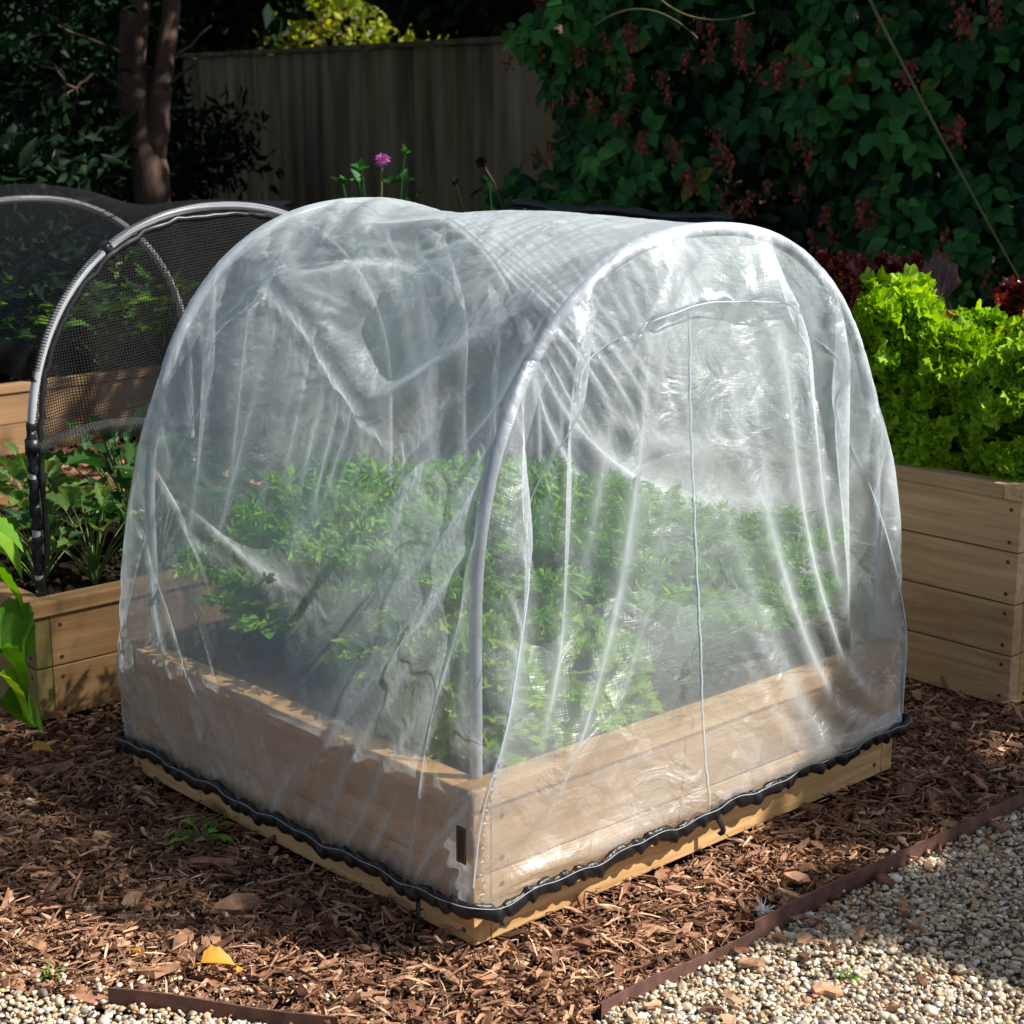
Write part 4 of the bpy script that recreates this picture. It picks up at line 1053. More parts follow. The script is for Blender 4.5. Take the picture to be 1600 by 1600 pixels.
# pebbles kicked into the mulch near the edges
rgp = np.random.default_rng(7); n = 160; xp = rgp.uniform(.1, 1.9, n); yp = EY+rgp.exponential(.05, n); xq = rgp.uniform(-.95, -.3, n)
P = np.concatenate([np.stack([xp, yp, gz_(xp, yp)+.018], -1)[:60], np.stack([xq, .07-(xq+.44)*1.53+rgp.exponential(.09, n), gz_(xq, xq*0+.2)+.02], -1)]); P = P[~in_bed(P[:, 0], P[:, 1], .02)]
mb.inst(ICO1[0]*np.array([1, .8, .6]), ICO1[1], None, frames(len(P), rgp.normal(size=(len(P), 3))*np.array([1, 1, .3]))*rgp.uniform(.004, .008, len(P))[:, None, None], P, rgp.random(len(P)))
o = mb.build('gravel', M['pebble'], None, True); tag(o, 'pale cream and buff pea gravel path', 'gravel', kind='stuff')
mb = MB(); q = np.array([[.02, EY-.005, -.0275], [8., EY-.005, -.0275], [8., -6, -.0275], [.02, -6, -.0275]]); mb.add(q, None, [[0, 3, 2, 1]])
o = mb.build('gravel_path', M['gravel_bed']); tag(o, kind='structure')

def edging(name, pts, h, label):
    """thin rusty steel strip standing on edge, slightly wavy"""
    mb = MB(); pts = np.array(pts); t = np.gradient(pts, axis=0); t /= np.linalg.norm(t, axis=1, keepdims=True); s = np.stack([-t[:, 1], t[:, 0]], -1)*.0022
    n = len(pts); z1 = h+.003*np.sin(np.arange(n)*.35)
    V = np.concatenate([np.c_[pts-s, np.full(n, -.06)], np.c_[pts+s, np.full(n, -.06)], np.c_[pts+s, z1], np.c_[pts-s, z1]])
    k = np.arange(n-1); Q = np.concatenate([np.stack([a*n+k, a*n+k+1, b*n+k+1, b*n+k], 1) for a, b in ((0, 1), (1, 2), (2, 3), (3, 0))])
    mb.add(V, None, Q); o = mb.build(name, M['steel'], None, False); tag(o, label, 'edging', 'steel edging strips')
xe = np.linspace(.02, .47, 20); edging('steel_edging', np.stack([xe, EY-.006+.004*np.sin(xe*11)], -1), .004, 'short rusty steel edging between mulch and gravel, bottom centre')
xe = np.linspace(.468, 4., 90); edging('steel_edging', np.stack([xe, EY+.004*np.sin(xe*3)+.003*np.sin(xe*9)], -1), .016, 'long brown steel edging running right along the gravel')
te = np.linspace(0, 1, 20); edging('steel_edging', np.stack([-.62+te*.25, .34-te*.38], -1), .006, 'rusty steel edging at the bottom left gravel corner')

# fallen leaves and a tuft of fluff
def fallen(p, size, az, mat, label, tilt=.15, name='fallen_leaf'):
    mb = MB(); V, T, Q = leaf_template(8, lambda t: .85*math.sin(PI*t**.85)**.7 if 0 < t < 1 else .03, .35, .35, .08, nw=2)
    Mx = frames(1, np.array([[math.cos(az), math.sin(az), tilt]]), roll=np.array([.2]))*size
    mb.inst(V, T, Q, Mx, np.zeros((1, 3)), np.array([.6])); e = np.array([math.cos(az), math.sin(az), tilt])
    tube(mb, np.array([-e*size*.35, [0, 0, 0]]), .0009, 5); o = mb.build(name, mat, None); o.location = p; tag(o, label, 'fallen leaf', 'leaves fallen on the mulch'); return o
fallen((-.44, .30, .008), .062, .15-.75, M['fallen'], 'orange-yellow fallen leaf on the mulch near the bottom edge')
fallen((-.14, 1.54, .012), .052, -.5, M['fallen'], 'orange fallen leaf on the mulch at the far left edge')
fallen((.03, 1.70, -.01), .062, 1.9, M['fallen_brown'], 'tan leaf propped against the foot of the left bed', 1.6)
fallen((-.07, 1.50, .01), .022, .3, M['fallen'], 'tiny orange leaf scrap right of the orange fallen leaf')
fallen((-.41, .22, .008), .02, .3, M['fallen'], 'tiny yellow scrap beside the orange-yellow fallen leaf')
fallen((-.05, 1.10, .012), .022, 1.3, M['fallen_brown'], 'tiny rusty leaf in the shade of the white-netted bed')
fallen((-.50, .42, .006), .02, 2.3, M['fallen'], 'tiny yellow scrap left of the orange-yellow fallen leaf')
mb = MB(); rg = np.random.default_rng(4)
for k in range(40):
    p = rg.normal(size=3)*np.array([.004, .004, .002]); e = p+rg.normal(size=3)*np.array([.012, .01, .008])+np.array([.006, .004, .010]); tube(mb, np.array([p, (p+e)/2+rg.normal(size=3)*.002, e]), [.0014, .0012, .0004], 4)
o = mb.build('feather', M['white']); o.location = (.53, -.295, .004); tag(o, 'small white feather caught at the steel edging', 'feather')
# little weeds
def weed(p, s, label, n=14):
    root = empty('weed', p); tag(root, label, 'weed', 'green weeds in the mulch'); mb = MB(); sm = MB(); rg = np.random.default_rng(int(s*1e4))
    generic_plant(mb, sm, rg, n, s*.5, s, s*.55, SLIM, r=(.3, .8)); mb.build('leaves', M['carrot'], root); sm.build('stem', M['stem'], root)
weed((-.10, .82, -.01), .065, 'small feathery green weed in the shade left of the white-netted bed', 18)
weed((-.66, .50, -.02), .03, 'tiny green weed in the bottom left corner', 8)
weed((.47, -.55, -.02), .022, 'tiny weed growing in the gravel', 8)

# ------------------------------------------------------------------ plants in the main bed
def plant(name, label, cat, group, mb, sm, mat, loc, rz=0., leafname='leaves'):
    root = empty(name, loc, rz); tag(root, label, cat, group)
    mb.build(leafname, mat, root)
    if sm is not None and sm.n: sm.build('stem', M['stem'], root)
    return root
def place_copy(src, loc, rz, s, label):
    c = copy_tree(src); c.location = loc; c.rotation_euler = (0, 0, rz); c.scale = (s, s, s); c['label'] = label; return c
mb, sm = frond_plant(1, 18, .40, .22); c1 = plant('carrot_plant', 'tall feathery carrot top in the far left corner under the white net', 'carrot plant', 'carrot tops under the white net', mb, sm, M['carrot'], (.36, 1.0, ZS))
mb, sm = frond_plant(2, 16, .36, .22); c2 = plant('carrot_plant', 'feathery carrot top near the far right corner under the white net', 'carrot plant', 'carrot tops under the white net', mb, sm, M['carrot'], (1.12, .32, ZS))
cl = [(c1, (.50, 1.03, ZS), 1., 1.15, 'feathery carrot top second from left in the back row under the white net'),
      (c2, (.72, .98, ZS), 2., 1.15, 'feathery carrot top in the middle of the back row under the white net'),
      (c1, (.60, .72, ZS), 3., 1.2, 'tall carrot top in the very middle of the netted bed'),
      (c2, (.44, .74, ZS), 4., 1.1, 'carrot top behind the bright leafy greens on the left side'),
      (c1, (.82, .70, ZS), 5., 1.15, 'carrot top right of the middle of the netted bed'),
      (c2, (1.08, .62, ZS), .5, .95, 'carrot top behind the right-hand row under the white net'),
      (c1, (.78, .42, ZS), 1.5, 1.05, 'dark feathery carrot top close to the front net panel, centre'),
      (c2, (.96, .22, ZS), 2.5, .72, 'low carrot top just inside the front rail, right of centre'),
      (c1, (1.0, .98, ZS), 3.5, 1.0, 'carrot top at the far end of the back row under the white net'),
      (c2, (.50, .42, ZS), 4.4, 1.05, 'carrot top behind the pale lettuce in the near corner'),
      (c2, (.48, .88, ZS), 2.2, .95, 'carrot top behind the left rail, above the leafy greens'),
      (c1, (.88, .86, ZS), 4.1, 1.0, 'carrot top in the gap between middle and back rows'),
      (c2, (.66, .56, ZS), 1.1, 1.05, 'bushy carrot top between the hoop leg and the centre'),
      (c1, (1.0, .44, ZS), .2, .95, 'carrot top behind the front right rail under the net'),
      (c2, (1.0, .70, ZS), 3.3, 1.1, 'carrot top two in from the right rail under the net'),
      (c2, (1.17, .20, ZS), 4.6, .75, 'low carrot top in the near right corner under the net'),
      (c1, (.86, .22, ZS), 5.2, .8, 'low carrot top by the front rail, below the vertical seam'),
      (c1, (1.2, .52, ZS), .4, .85, 'carrot top by the right rail halfway back under the net'),
      (c2, (.27, 1.08, ZS), 3.9, .78, 'low carrot top in the very far left corner by the hoop leg'),
      (c1, (1.14, .86, ZS), 5.5, .9, 'carrot top beside the right hoop leg, furthest right in the back')]
for a in cl: place_copy(*a)
mb, sm = MB(), MB(); rg = np.random.default_rng(12); generic_plant(mb, sm, rg, 60, .25, .15, .075, OVAL, r=(.35, .95), tripl=True)
l1 = plant('leafy_plant', 'yellow-green leafy plant by the left rail under the white net, furthest left', 'leafy plant', 'leafy greens along the left rail', mb, sm, M['chard'], (.29, .92, ZS))
for (p, rz, s, lb) in (((.32, .70, ZS), 1.3, .78, 'yellow-green leafy plant by the left rail, below the sagging net fold'), ((.27, .52, ZS), 2.7, .95, 'leafy plant in the middle of the left rail row under the net'), ((.42, .54, ZS), 4., 1.0, 'leafy plant one row in from the left rail under the net')):
    place_copy(l1, p, rz, s, lb)
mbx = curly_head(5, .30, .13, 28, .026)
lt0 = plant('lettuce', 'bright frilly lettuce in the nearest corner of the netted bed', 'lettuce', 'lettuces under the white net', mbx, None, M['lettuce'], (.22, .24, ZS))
for (p, rz, s, lb) in (((.44, .22, ZS), 1.7, .95, 'frilly lettuce just right of the corner hoop leg under the net'), ((.23, .36, ZS-.01), 3.1, .85, 'frilly lettuce second along the left rail under the net'), ((.58, .20, ZS), 2.2, .7, 'small frilly lettuce third along the front rail under the net')):
    place_copy(lt0, p, rz, s, lb)

# ------------------------------------------------------------------ lettuces in the tall bed
heads = [(2.17, .17, .86, 0., 'bright green frilly lettuce nearest the camera, at the right edge of the picture'),
         (2.17, .40, .90, 1.1, 'bright green frilly lettuce in the middle of the tall bed front'),
         (2.18, .60, 1.14, 2.2, 'darker green frilly lettuce mound next to the white net'),
         (2.44, .26, .95, 3.3, 'yellow-green frilly lettuce in the second row of the tall bed'),
         (2.44, .48, .92, 4.4, 'green frilly lettuce half hidden in the second row of the tall bed'),
         (2.22, 1.13, 1.18, 5.5, 'green frilly lettuce seen dimly through the white net top'),
         (2.30, 1.34, 1.15, .7, 'furthest green frilly lettuce seen through the white net')]
hp_ = []
for k, sd in enumerate((31, 32)):
    mbx = curly_head(sd, .45, .132, 42, .034)
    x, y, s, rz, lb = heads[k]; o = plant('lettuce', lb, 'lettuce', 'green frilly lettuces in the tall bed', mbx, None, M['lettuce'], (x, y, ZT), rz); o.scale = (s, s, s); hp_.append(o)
for k in range(2, len(heads)):
    x, y, s, rz, lb = heads[k]; place_copy(hp_[k % 2], (x, y, ZT), rz, s, lb)
mbx = curly_head(41, .52, .12, 44, .021)
o = plant('red_lettuce', 'dark red frilly lettuce peeping out behind the white net', 'lettuce', 'red lettuces in the tall bed', mbx, None, M['redleaf'], (2.30, .90, ZT), 0); o.scale = (1.05, 1.05, 1.08)
place_copy(o, (2.72, .52, ZT), 2., .95, 'wine-red frilly lettuce behind the bright heads at the right')
place_copy(o, (2.56, .88, ZT), 3., 1.05, 'wine-red frilly lettuce between the bronze leaves and the white net')
mb = MB(); rg = np.random.default_rng(5)
for (p, az, el, ln, wd, r0, cu) in (((2.56, .62, ZT+.26), 2.2, 1.30, .27, .085, .25, .9), ((2.58, .60, ZT+.27), .6, 1.25, .26, .08, .35, 1.0), ((2.60, .50, ZT+.16), 3.3, 1.30, .24, .09, .95, 1.3), ((2.60, .44, ZT+.13), 3.9, 1.25, .22, .08, .98, 1.2), ((2.55, .66, ZT+.2), 2.6, 1.1, .26, .09, .85, 1.1), ((2.60, .56, ZT+.15), 1.5, 1.2, .3, .1, .3, .8)):
    ruffle_leaf(mb, rg, ln, wd, np.array(p)-np.array([2.58, .56, ZT]), az, el, cu, ruf=.008, nfreq=3.5, nr=16, nc=60, r0=min(r0, .62), cup=.8)
plant('bronze_lettuce', 'glossy bronze crinkled leaves standing above the green lettuces', 'lettuce', 'red lettuces in the tall bed', mb, None, M['bronze'], (2.50, .64, ZT+.15))
mb, sm = MB(), MB(); generic_plant(mb, sm, rg, 6, .14, .06, .06, OVAL, r=(.4, .8)); plant('leafy_plant', 'small round-leaved seedling above the lettuces', 'leafy plant', None, mb, sm, M['chard'], (2.66, .40, ZT+.26))

# ------------------------------------------------------------------ kale in the left bed, squash leaf at the edge
kale_lab = ['young kale plant at the near corner of the left bed, beside the silver hoop leg', 'pale-leaved kale plant just right of the silver hoop leg', 'dark leaved kale plant touching the white net', 'kale plant furthest left in the front row', 'pale kale plant in the second row, behind the silver leg', 'kale plant in the second row, left part', 'tall kale plant poking up under the rolled black net', 'kale plant second row next to the white net', 'kale seedling in front of the silver leg near the rail', 'small kale in the third row, left', 'small kale in the third row, middle', 'kale plant at the right end of the third row', 'kale plant left of the leg in the third row']
kp = [(.16, 2.02, .8), (.30, 1.96, .95), (.52, 1.98, 1.15), (.02+.1, 2.25, .9), (.30, 2.28, 1.05), (.16, 2.5, 1.0), (.62, 2.30, 1.4), (.80, 2.1, 1.1), (.40, 1.86, .5), (.24, 2.75, .9), (.5, 2.7, .9), (.80, 2.6, 1.0), (.42, 2.5, .9)]
kk = []
for k in range(3):
    mb, sm = MB(), MB(); rg = np.random.default_rng(60+k)
    generic_plant(mb, sm, rg, 20, .27, .13, .085, leaf_template(9, lambda t: .62*(math.sin(PI*t**.8)**.8 if 0 < t < 1 else .04), .35, .35, .22, nw=2), r=((.15, .6), (.5, 1.0), (.1, .45))[k])
    x, y, s = kp[k]; o = plant('kale_plant', kale_lab[k], 'kale', 'young kale in the left bed', mb, sm, M['kale'], (x, y, ZL), k); o.scale = (s, s, s); kk.append(o)
for k in range(3, len(kp)):
    x, y, s = kp[k]; place_copy(kk[(1, 1, 1, 2, 2, 0, 0, 1, 2, 1)[k-3]], (x, y, ZL), k*1.7, s, kale_lab[k])
mb, sm = MB(), MB(); rg = np.random.default_rng(77)
big = leaf_template(12, lambda t: .95*math.sin(PI*t**.62)**.75 if 0 < t < 1 else .05, .18, .45, .10, nw=3)
for (p, d, s, r) in (((-.23, 1.52, .60), (.55, -.35, -.45), .13, .75), ((-.25, 1.49, .53), (.6, -.4, -.5), .14, .35), ((-.27, 1.45, .42), (.6, -.3, -.55), .15, .3), ((-.27, 1.42, .34), (.5, -.5, -.6), .14, .45), ((-.23, 1.56, .50), (.8, -.2, -.3), .12, .2), ((-.30, 1.36, .30), (.6, -.3, -.7), .14, .85), ((-.26, 1.50, .64), (.4, -.4, -.1), .12, .6), ((-.29, 1.38, .22), (.7, -.3, -.3), .12, .4)):
    mb.inst(big[0], None, big[2], frames(1, np.array([d], float), roll=np.array([rg.normal()*.4]))*s, (np.array([p])-np.array([[-.34, 1.48, 0]])), np.array([r]))
    q = np.array(p)-np.array([-.34, 1.48, 0]); tube(sm, np.array([[0, 0, 0], [q[0]*.3-.02, q[1]*.3, q[2]*.7], q]), [.006, .005, .004], 6, False)
plant('squash_plant', 'large-leaved squash plant spilling in at the left edge', 'squash plant', None, mb, sm, M['squash'], (-.34, 1.48, 0))
bt = empty('plant_label', (.70, 1.93, ZL+.09)); tag(bt, 'small dark blue plant label beside the white net', 'plant label')
lb_ = bevel_box('label_face', (.036, .003, .075), M['bluetag'], bt, (0, 0, 0), .0012, .3); bevel_box('label_stake', (.006, .003, .09), M['bluetag'], bt, (0, .002, -.08), .0008, .3)
for q in range(4): bevel_box('label_text', (.014+.004*(q % 2), .0004, .005), M['white'], lb_, (.002, -.0019, .022-.013*q), 0)

# strawberries / nasturtium in the bed behind
sb_lab = ['leafy plant furthest left in the bed behind the netting', 'leafy plant second from left behind the black net', 'leafy plant left of the rear silver hoop', 'leafy plant seen through the front black net', 'leafy plant right of the rear silver hoop', 'leafy plant behind the white net corner', 'back-row plant at the left', 'back-row plant in the middle', 'back-row plant at the right']
sp = [(1.25, 5.35), (1.6, 5.32), (1.95, 5.36), (2.3, 5.33), (2.65, 5.38), (3.05, 5.35), (1.5, 5.8), (2.1, 5.85), (2.75, 5.8)]
mb, sm = MB(), MB(); rg = np.random.default_rng(90); generic_plant(mb, sm, rg, 46, .42, .27, .10, OVAL, r=(.2, 1.0), tripl=True)
s0 = plant('strawberry_plant', sb_lab[0], 'leafy plant', 'plants in the bed behind the black netting', mb, sm, M['berryleaf'], (*sp[0], ZB))
for k in range(1, 9): place_copy(s0, (*sp[k], ZB), k*1.3, .9+.1*(k % 3), sb_lab[k])
# ------------------------------------------------------------------ fence
FA = np.array([6.65, 11.3]); FB = np.array([4.55, 3.9]); FL = np.linalg.norm(FB-FA); fd = (FB-FA)/FL; fang = math.atan2(fd[1], fd[0])
fence = empty('board_fence', (*FA, 0), fang); tag(fence, 'tall weathered vertical board fence across the back', 'fence')
rg = np.random.default_rng(15); mb = MB(); x = 0; FH = 1.90
while x < FL:                                                  # featheredge boards: thick edge overlapping a thin one
    w_ = .125; h = FH+rg.normal()*.004; t0, t1 = .022, .006; y0 = rg.normal()*.002
    V = np.array([(x, y0, .02), (x+w_+.012, y0, .02), (x+w_+.012, y0-t1-.010, .02), (x, y0-t0, .02)])
    V = np.concatenate([V, V+np.array([0, 0, h-.02])]); mb.add(V, None, [(3, 2, 1, 0), (4, 5, 6, 7), (0, 1, 5, 4), (1, 2, 6, 5), (2, 3, 7, 6), (3, 0, 4, 7)], rg.uniform(.1, .9)); x += w_
# facing side must look towards the camera (-normal)
ob = mb.build('boards', M['fence'], fence, False)
bevel_box('capping_rail', (FL, .075, .035), M['fence'], fence, (FL/2, -.012, FH+.0195), .004)
bevel_box('gravel_board', (FL, .03, .15), M['fence'], fence, (FL/2, -.045, .085), .004)
for k in range(5): bevel_box('fence_post', (.09, .09, FH+.04), M['fence'], fence, (.05+k*(FL-.1)/4, .06, FH/2), .005)

# ------------------------------------------------------------------ foliage volumes
def crown_mesh(rg, clumps, per, size, rad, tmpl=RHOMB, sq=(1, 1, .8), accept=None):
    """leaves scattered through clumps; accept(P) may thin them"""
    C_ = np.repeat(clumps, per, 0); n = len(C_)
    D = rg.normal(size=(n, 3)); D /= np.linalg.norm(D, axis=1, keepdims=True)
    P = C_+D*(rg.random((n, 1))**.45)*rad*np.array(sq)
    cr = np.repeat(rg.uniform(-.25, .25, len(clumps)), per)
    if accept is not None:
        m = accept(P); P, D, cr = P[m], D[m], cr[m]; n = len(P)
    dirs = D+rg.normal(size=(n, 3))*.8
    Mx = frames(n, dirs, rg=rg)*(size*np.exp(rg.normal(size=n)*.25))[:, None, None]
    mb = MB(); mb.inst(tmpl[0], tmpl[1], tmpl[2], Mx, P, np.clip(.45+cr+.15*rg.normal(size=n), 0, 1)); return mb
def limb(mb, a, b, r0, r1, rg, n=9, wob=.06):
    t = np.linspace(0, 1, n)[:, None]; P = np.array(a)*(1-t)+np.array(b)*t
    P[1:-1] += rg.normal(size=(n-2, 3))*wob*np.array([1, 1, .3]); tube(mb, P, np.linspace(r0, r1, n), 9)
def tree(label, base, trunk_to, r0, clumps, per, size, rad, mat, seed, accept=None, name='tree', group='trees around the garden', branches=6, tmpl=RHOMB, cat='tree'):
    rg = np.random.default_rng(seed); root = empty(name, base); tag(root, label, cat, group); b = np.array(base, float)
    mb = MB(); limb(mb, (0, 0, 0), np.array(trunk_to)-b, r0, r0*.45, rg, 12, .02)
    tp = np.array(trunk_to)-b
    for k in rg.choice(len(clumps), min(branches, len(clumps)), replace=False): limb(mb, tp*rg.uniform(.55, .98), clumps[k]-b, r0*.35, r0*.08, rg)
    mb.build('trunk', M['bark'], root)
    cm = crown_mesh(rg, np.array(clumps)-b, per, size, rad, tmpl, accept=(lambda P: accept(P+b)) if accept is not None else None)
    cm.build('crown', mat, root); return root
def blob(rg, c, r, n): D = rg.normal(size=(n, 3)); D /= np.linalg.norm(D, axis=1, keepdims=True); return np.array(c)+D*rg.random((n, 1))**.4*np.array(r)

# where a point's shadow falls on the ground plane
SX, SY = SUN.x/SUN.z, SUN.y/SUN.z
def landing(P): return P[:, 0]-P[:, 2]*SX, P[:, 1]-P[:, 2]*SY
def wob(a, b): return .16*np.sin(a*3.1+b*1.7)+.12*np.sin(b*5.3-a*2.1)+.07*np.sin(a*11+b*7)
def shade_keep(P):
    """cuts leaves from the unseen crowns so sun reaches chosen parts of the garden (True = leaf may be here)"""
    a, b = landing(P)
    lit = a < np.where(b < -.30, .42, np.where(b < .1, .86, 1.0))+wob(a, b)*1.3
    lit |= ((a-1.55)/.78)**2+((b-1.05)/.52)**2 < 1+wob(a*2, b*2)          # lettuces
    lit |= ((a-.22)/.90)**2+((b-1.2)/1.35)**2 < 1.1                          # the netted bed
    lit &= ~((b > 3.4) & (wob(a*1.3+2, b*1.1) > -.05)) & (b < 7.0)
    lit |= (((a-2.35)/.6)**2+((b-5.1)/.7)**2 < 1) & (wob(a*2.7, b*3.1) > .0)
    dap = (wob(a*2.3, b*2.7+1) > .13) & (b < .2) & (a < 2.6)               # dapples over the gravel
    dap |= (wob(a*2.1+4, b*1.9) > .24) & (b > 3.0) & (b < 6.8)
    lit |= (a > -.6) & (a < .95) & (b > 1.6) & (b < 3.3)
    left = (b > 1.75) & (a > -.35) & (a < 1.) & (wob(a*3+1, b*3.3) > .15)
    lit |= (b > 3.6) & (b < 6.5) & (wob(a*2.9+4, b*2.3) > .22)
    return ~(lit | dap) | left
rg = np.random.default_rng(50)
crowns = [((5.6, -1.2, 0), (5.3, -.9, 3.2), [(4.6, -1.2, 4.0), (1.3, 1.2, .9)], 'unseen broad tree just outside the right edge, shaped to shade the gravel'),
          ((7.0, 0.4, 0), (6.6, .6, 3.4), [(6.0, .6, 4.3), (1.5, 1.5, 1.0)], 'unseen tree to the right behind the bramble hedge'),
          ((7.6, 2.6, 0), (7.2, 2.6, 3.6), [(6.6, 2.6, 4.6), (1.6, 1.6, 1.1)], 'unseen dark tree overhanging the bramble hedge'),
          ((8.2, 5.4, 0), (7.6, 5.4, 3.8), [(6.6, 4.8, 4.6), (1.9, 1.9, 1.1)], 'unseen dark tree behind the fence, right part'),
          ((8.6, 8.6, 0), (8.0, 8.2, 3.8), [(6.8, 7.6, 4.6), (2.0, 2.0, 1.1)], 'unseen dark tree behind the fence, middle part'),
          ((2.2, 8.4, 0), (2.6, 7.8, 3.4), [(3.6, 6.4, 4.2), (2.0, 2.0, .9)], 'unseen dark tree overhanging the back left beds')]
for k, (bs, tp, (c, r), lb) in enumerate(crowns):  # unseen crowns set here to keep sun and sky off the background
    cl = blob(rg, c, r, 60); tree(lb, bs, tp, .13, cl, 130, .12, .42, M['tree'], 200+k, shade_keep, group='unseen trees shaped for shade')
# unseen branch layer above and right of the beds, shaped to dapple mulch and gravel
cl = np.concatenate([blob(rg, (3.4, -1.6, 3.6), (1.5, .8, .5), 60), blob(rg, (3.7, -3.2, 3.6), (1.8, 1.05, .4), 190)])
tree('unseen slender tree off to the right front, shaped to dapple the gravel', (5.2, -2.9, 0), (4.6, -2.5, 3.1), .10, cl, 110, .09, .35, M['tree'], 230, shade_keep, group='unseen trees shaped for shade', branches=14)

# two-stemmed old conifer with bare trunk at the left
rg = np.random.default_rng(70); tr = empty('conifer', (3.28, 6.5, 0)); tag(tr, 'old conifer with forked reddish trunk behind the left bed', 'tree', 'trees around the garden')
mb = MB(); B = np.array([3.28, 6.5, 0])
def TP(x, y, D=10.): 
    d = np.array([math.cos(PITCH)*math.sin(YAW), math.cos(PITCH)*math.cos(YAW), -math.sin(PITCH)]); r = np.array([math.cos(YAW), -math.sin(YAW), 0]); u = np.cross(r, d)
    return CAM+(d+r*(x-800)/FPX-u*(y-800)/FPX)*D-B
P = np.array([TP(240, 560), TP(240, 330), TP(236, 270), TP(222, 210), TP(210, 150), TP(206, 100), TP(210, 40), TP(214, -60), TP(214, -300)])
tube(mb, P, np.array([.13, .105, .10, .10, .095, .085, .08, .075, .07])+.004*rg.normal(size=9), 14)
P = np.array([TP(238, 262, 9.99), TP(246, 200, 9.97), TP(250, 150, 9.95), TP(258, 90), TP(266, 30), TP(272, -60), TP(285, -300)])
tube(mb, P, [.07, .068, .062, .055, .052, .05, .045], 12)
mb.build('trunk', M['bark'], tr)
for a, b_, r0 in ((TP(235, 170), TP(310, 90, 9.8), .014), (TP(214, 160), TP(150, 110, 9.7), .012), (TP(150, 112, 9.7), TP(105, 150, 9.6), .010), (TP(222, 130), TP(330, 40, 10.3), .015), (TP(214, 90), TP(90, 40, 9.5), .016), (TP(120, 150, 9.6), TP(70, 90, 9.3), .010)):
    mb = MB(); limb(mb, a, b_, r0, r0*.4, rg, 7, .015); mb.build('branch', M['bark'], tr)
cl = np.array([TP(x, y, D)+B for x, y, D in zip(rg.uniform(-120, 300, 60), rg.uniform(-420, -10, 60), rg.uniform(8.2, 11, 60))])
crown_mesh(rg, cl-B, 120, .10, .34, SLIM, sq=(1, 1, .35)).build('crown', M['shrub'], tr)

# dark shrubs left
rg = np.random.default_rng(71)
def shrub(label, px, top, D, w, h, seed, size=.11, mat='shrub', tmpl=SLIM, n=34, per=60, bright=0.):
    rg = np.random.default_rng(seed); c = TP(px, top, D)+B; root = empty('shrub', (c[0], c[1], 0)); tag(root, label, 'shrub', 'dark shrubs at the back left'); b = np.array([c[0], c[1], 0])
    cl = np.array([c[0], c[1], 0])+np.stack([rg.uniform(-w, w, n), rg.uniform(-.35, .35, n), rg.uniform(.1, 1, n)**.7*h], -1)
    crown_mesh(rg, cl-b, per, size, .26, tmpl).build('foliage', M[mat], root); mb = MB()
    for k in range(5): limb(mb, (0, 0, 0), cl[k]-b, .02, .006, rg, 6, .02)
    mb.build('stem', M['bark'], root)
shrub('glossy evergreen shrub at the left edge below the conifer', 20, 230, 8.6, .42, 1.38, 1)
shrub('lower dark shrub between the glossy shrub and the conifer trunk', 105, 285, 10.6, .35, 1.05, 2)
shrub('dark bush right of the conifer trunk, left of the fence', 275, 250, 12.5, .5, 1.6, 3, .09)
shrub('dark bush behind the glossy shrub at the far left', -60, 200, 9.6, .7, 1.75, 4)
# dense hedge closing the far left behind everything
rg = np.random.default_rng(72); hroot = empty('hedge', (3.0, 12.0, 0)); tag(hroot, 'tall dark hedge closing the back left corner', 'hedge')
n = 260; hx = rg.uniform(-2.5, 7.0, n); cl = np.stack([hx, 13.2-.1*hx+rg.uniform(-.5, .5, n), rg.uniform(.1, 3.6, n)], -1)
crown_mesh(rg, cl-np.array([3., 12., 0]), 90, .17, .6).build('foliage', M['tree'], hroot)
bevel_box('branch_core', (9.5, .5, 3.4), M['black_plastic'], hroot, (-.6, 1.3, 1.7), .05, -.1) if False else None
# dark foliage above the fence and sunlit garden far beyond
def far_tree(label, px, y0, y1, D, w, seed, mat, size, n=26, per=90):
    rg = np.random.default_rng(seed); c = TP(px, (y0+y1)/2, D)+B; zt = (TP(px, y0, D)+B)[2]; zb = (TP(px, y1, D)+B)[2]
    root = empty('tree', (c[0], c[1], 0)); tag(root, label, 'tree', 'trees beyond the fence'); b = np.array([c[0], c[1], 0]); r = np.array([math.cos(YAW), -math.sin(YAW), 0])
    cl = b+rg.uniform(-w, w, (n, 1))*r+np.stack([0*np.zeros(n), rg.uniform(-.5, .5, n), rg.uniform(zb, zt, n)], -1)
    mb = MB(); limb(mb, (0, 0, 0), (0, 0, zt), .09, .05, rg)
    for k in range(4): limb(mb, (0, 0, zb*.6), cl[k]-b, .03, .01, rg)
    mb.build('trunk', M['bark'], root); crown_mesh(rg, cl-b, per, size, .38).build('crown', mat, root)
far_tree('sunlit yellow-green tree beyond the fence top', 500, -60, 90, 20, .8, 301, M['brighttree'], .11, 22, 90)
far_tree('smaller sunlit tree beyond the fence, right of the big bright one', 650, 20, 80, 20, .35, 302, M['brighttree'], .10, 7, 60)
far_tree('dark tree beyond the fence, centre', 900, -120, 60, 16, 1.2, 303, M['tree'], .16, 60, 120)
far_tree('dark tree beyond the fence in front of the bright one', 350, -140, 30, 16.5, .35, 304, M['tree'], .16, 34, 100)
far_tree('dark tree beyond the fence right of the bright ones', 790, -140, 30, 15.5, .5, 305, M['tree'], .16, 40, 100)
rg = np.random.default_rng(73); hroot = empty('hedge', (16.0, 16.0, 0)); tag(hroot, 'distant dark tree line beyond the fence', 'hedge')
n = 420; t = rg.uniform(0, 1, n); cl = np.stack([4+18*t, 26-20*t+rg.uniform(-.8, .8, n), rg.uniform(0, 4.6, n)], -1)
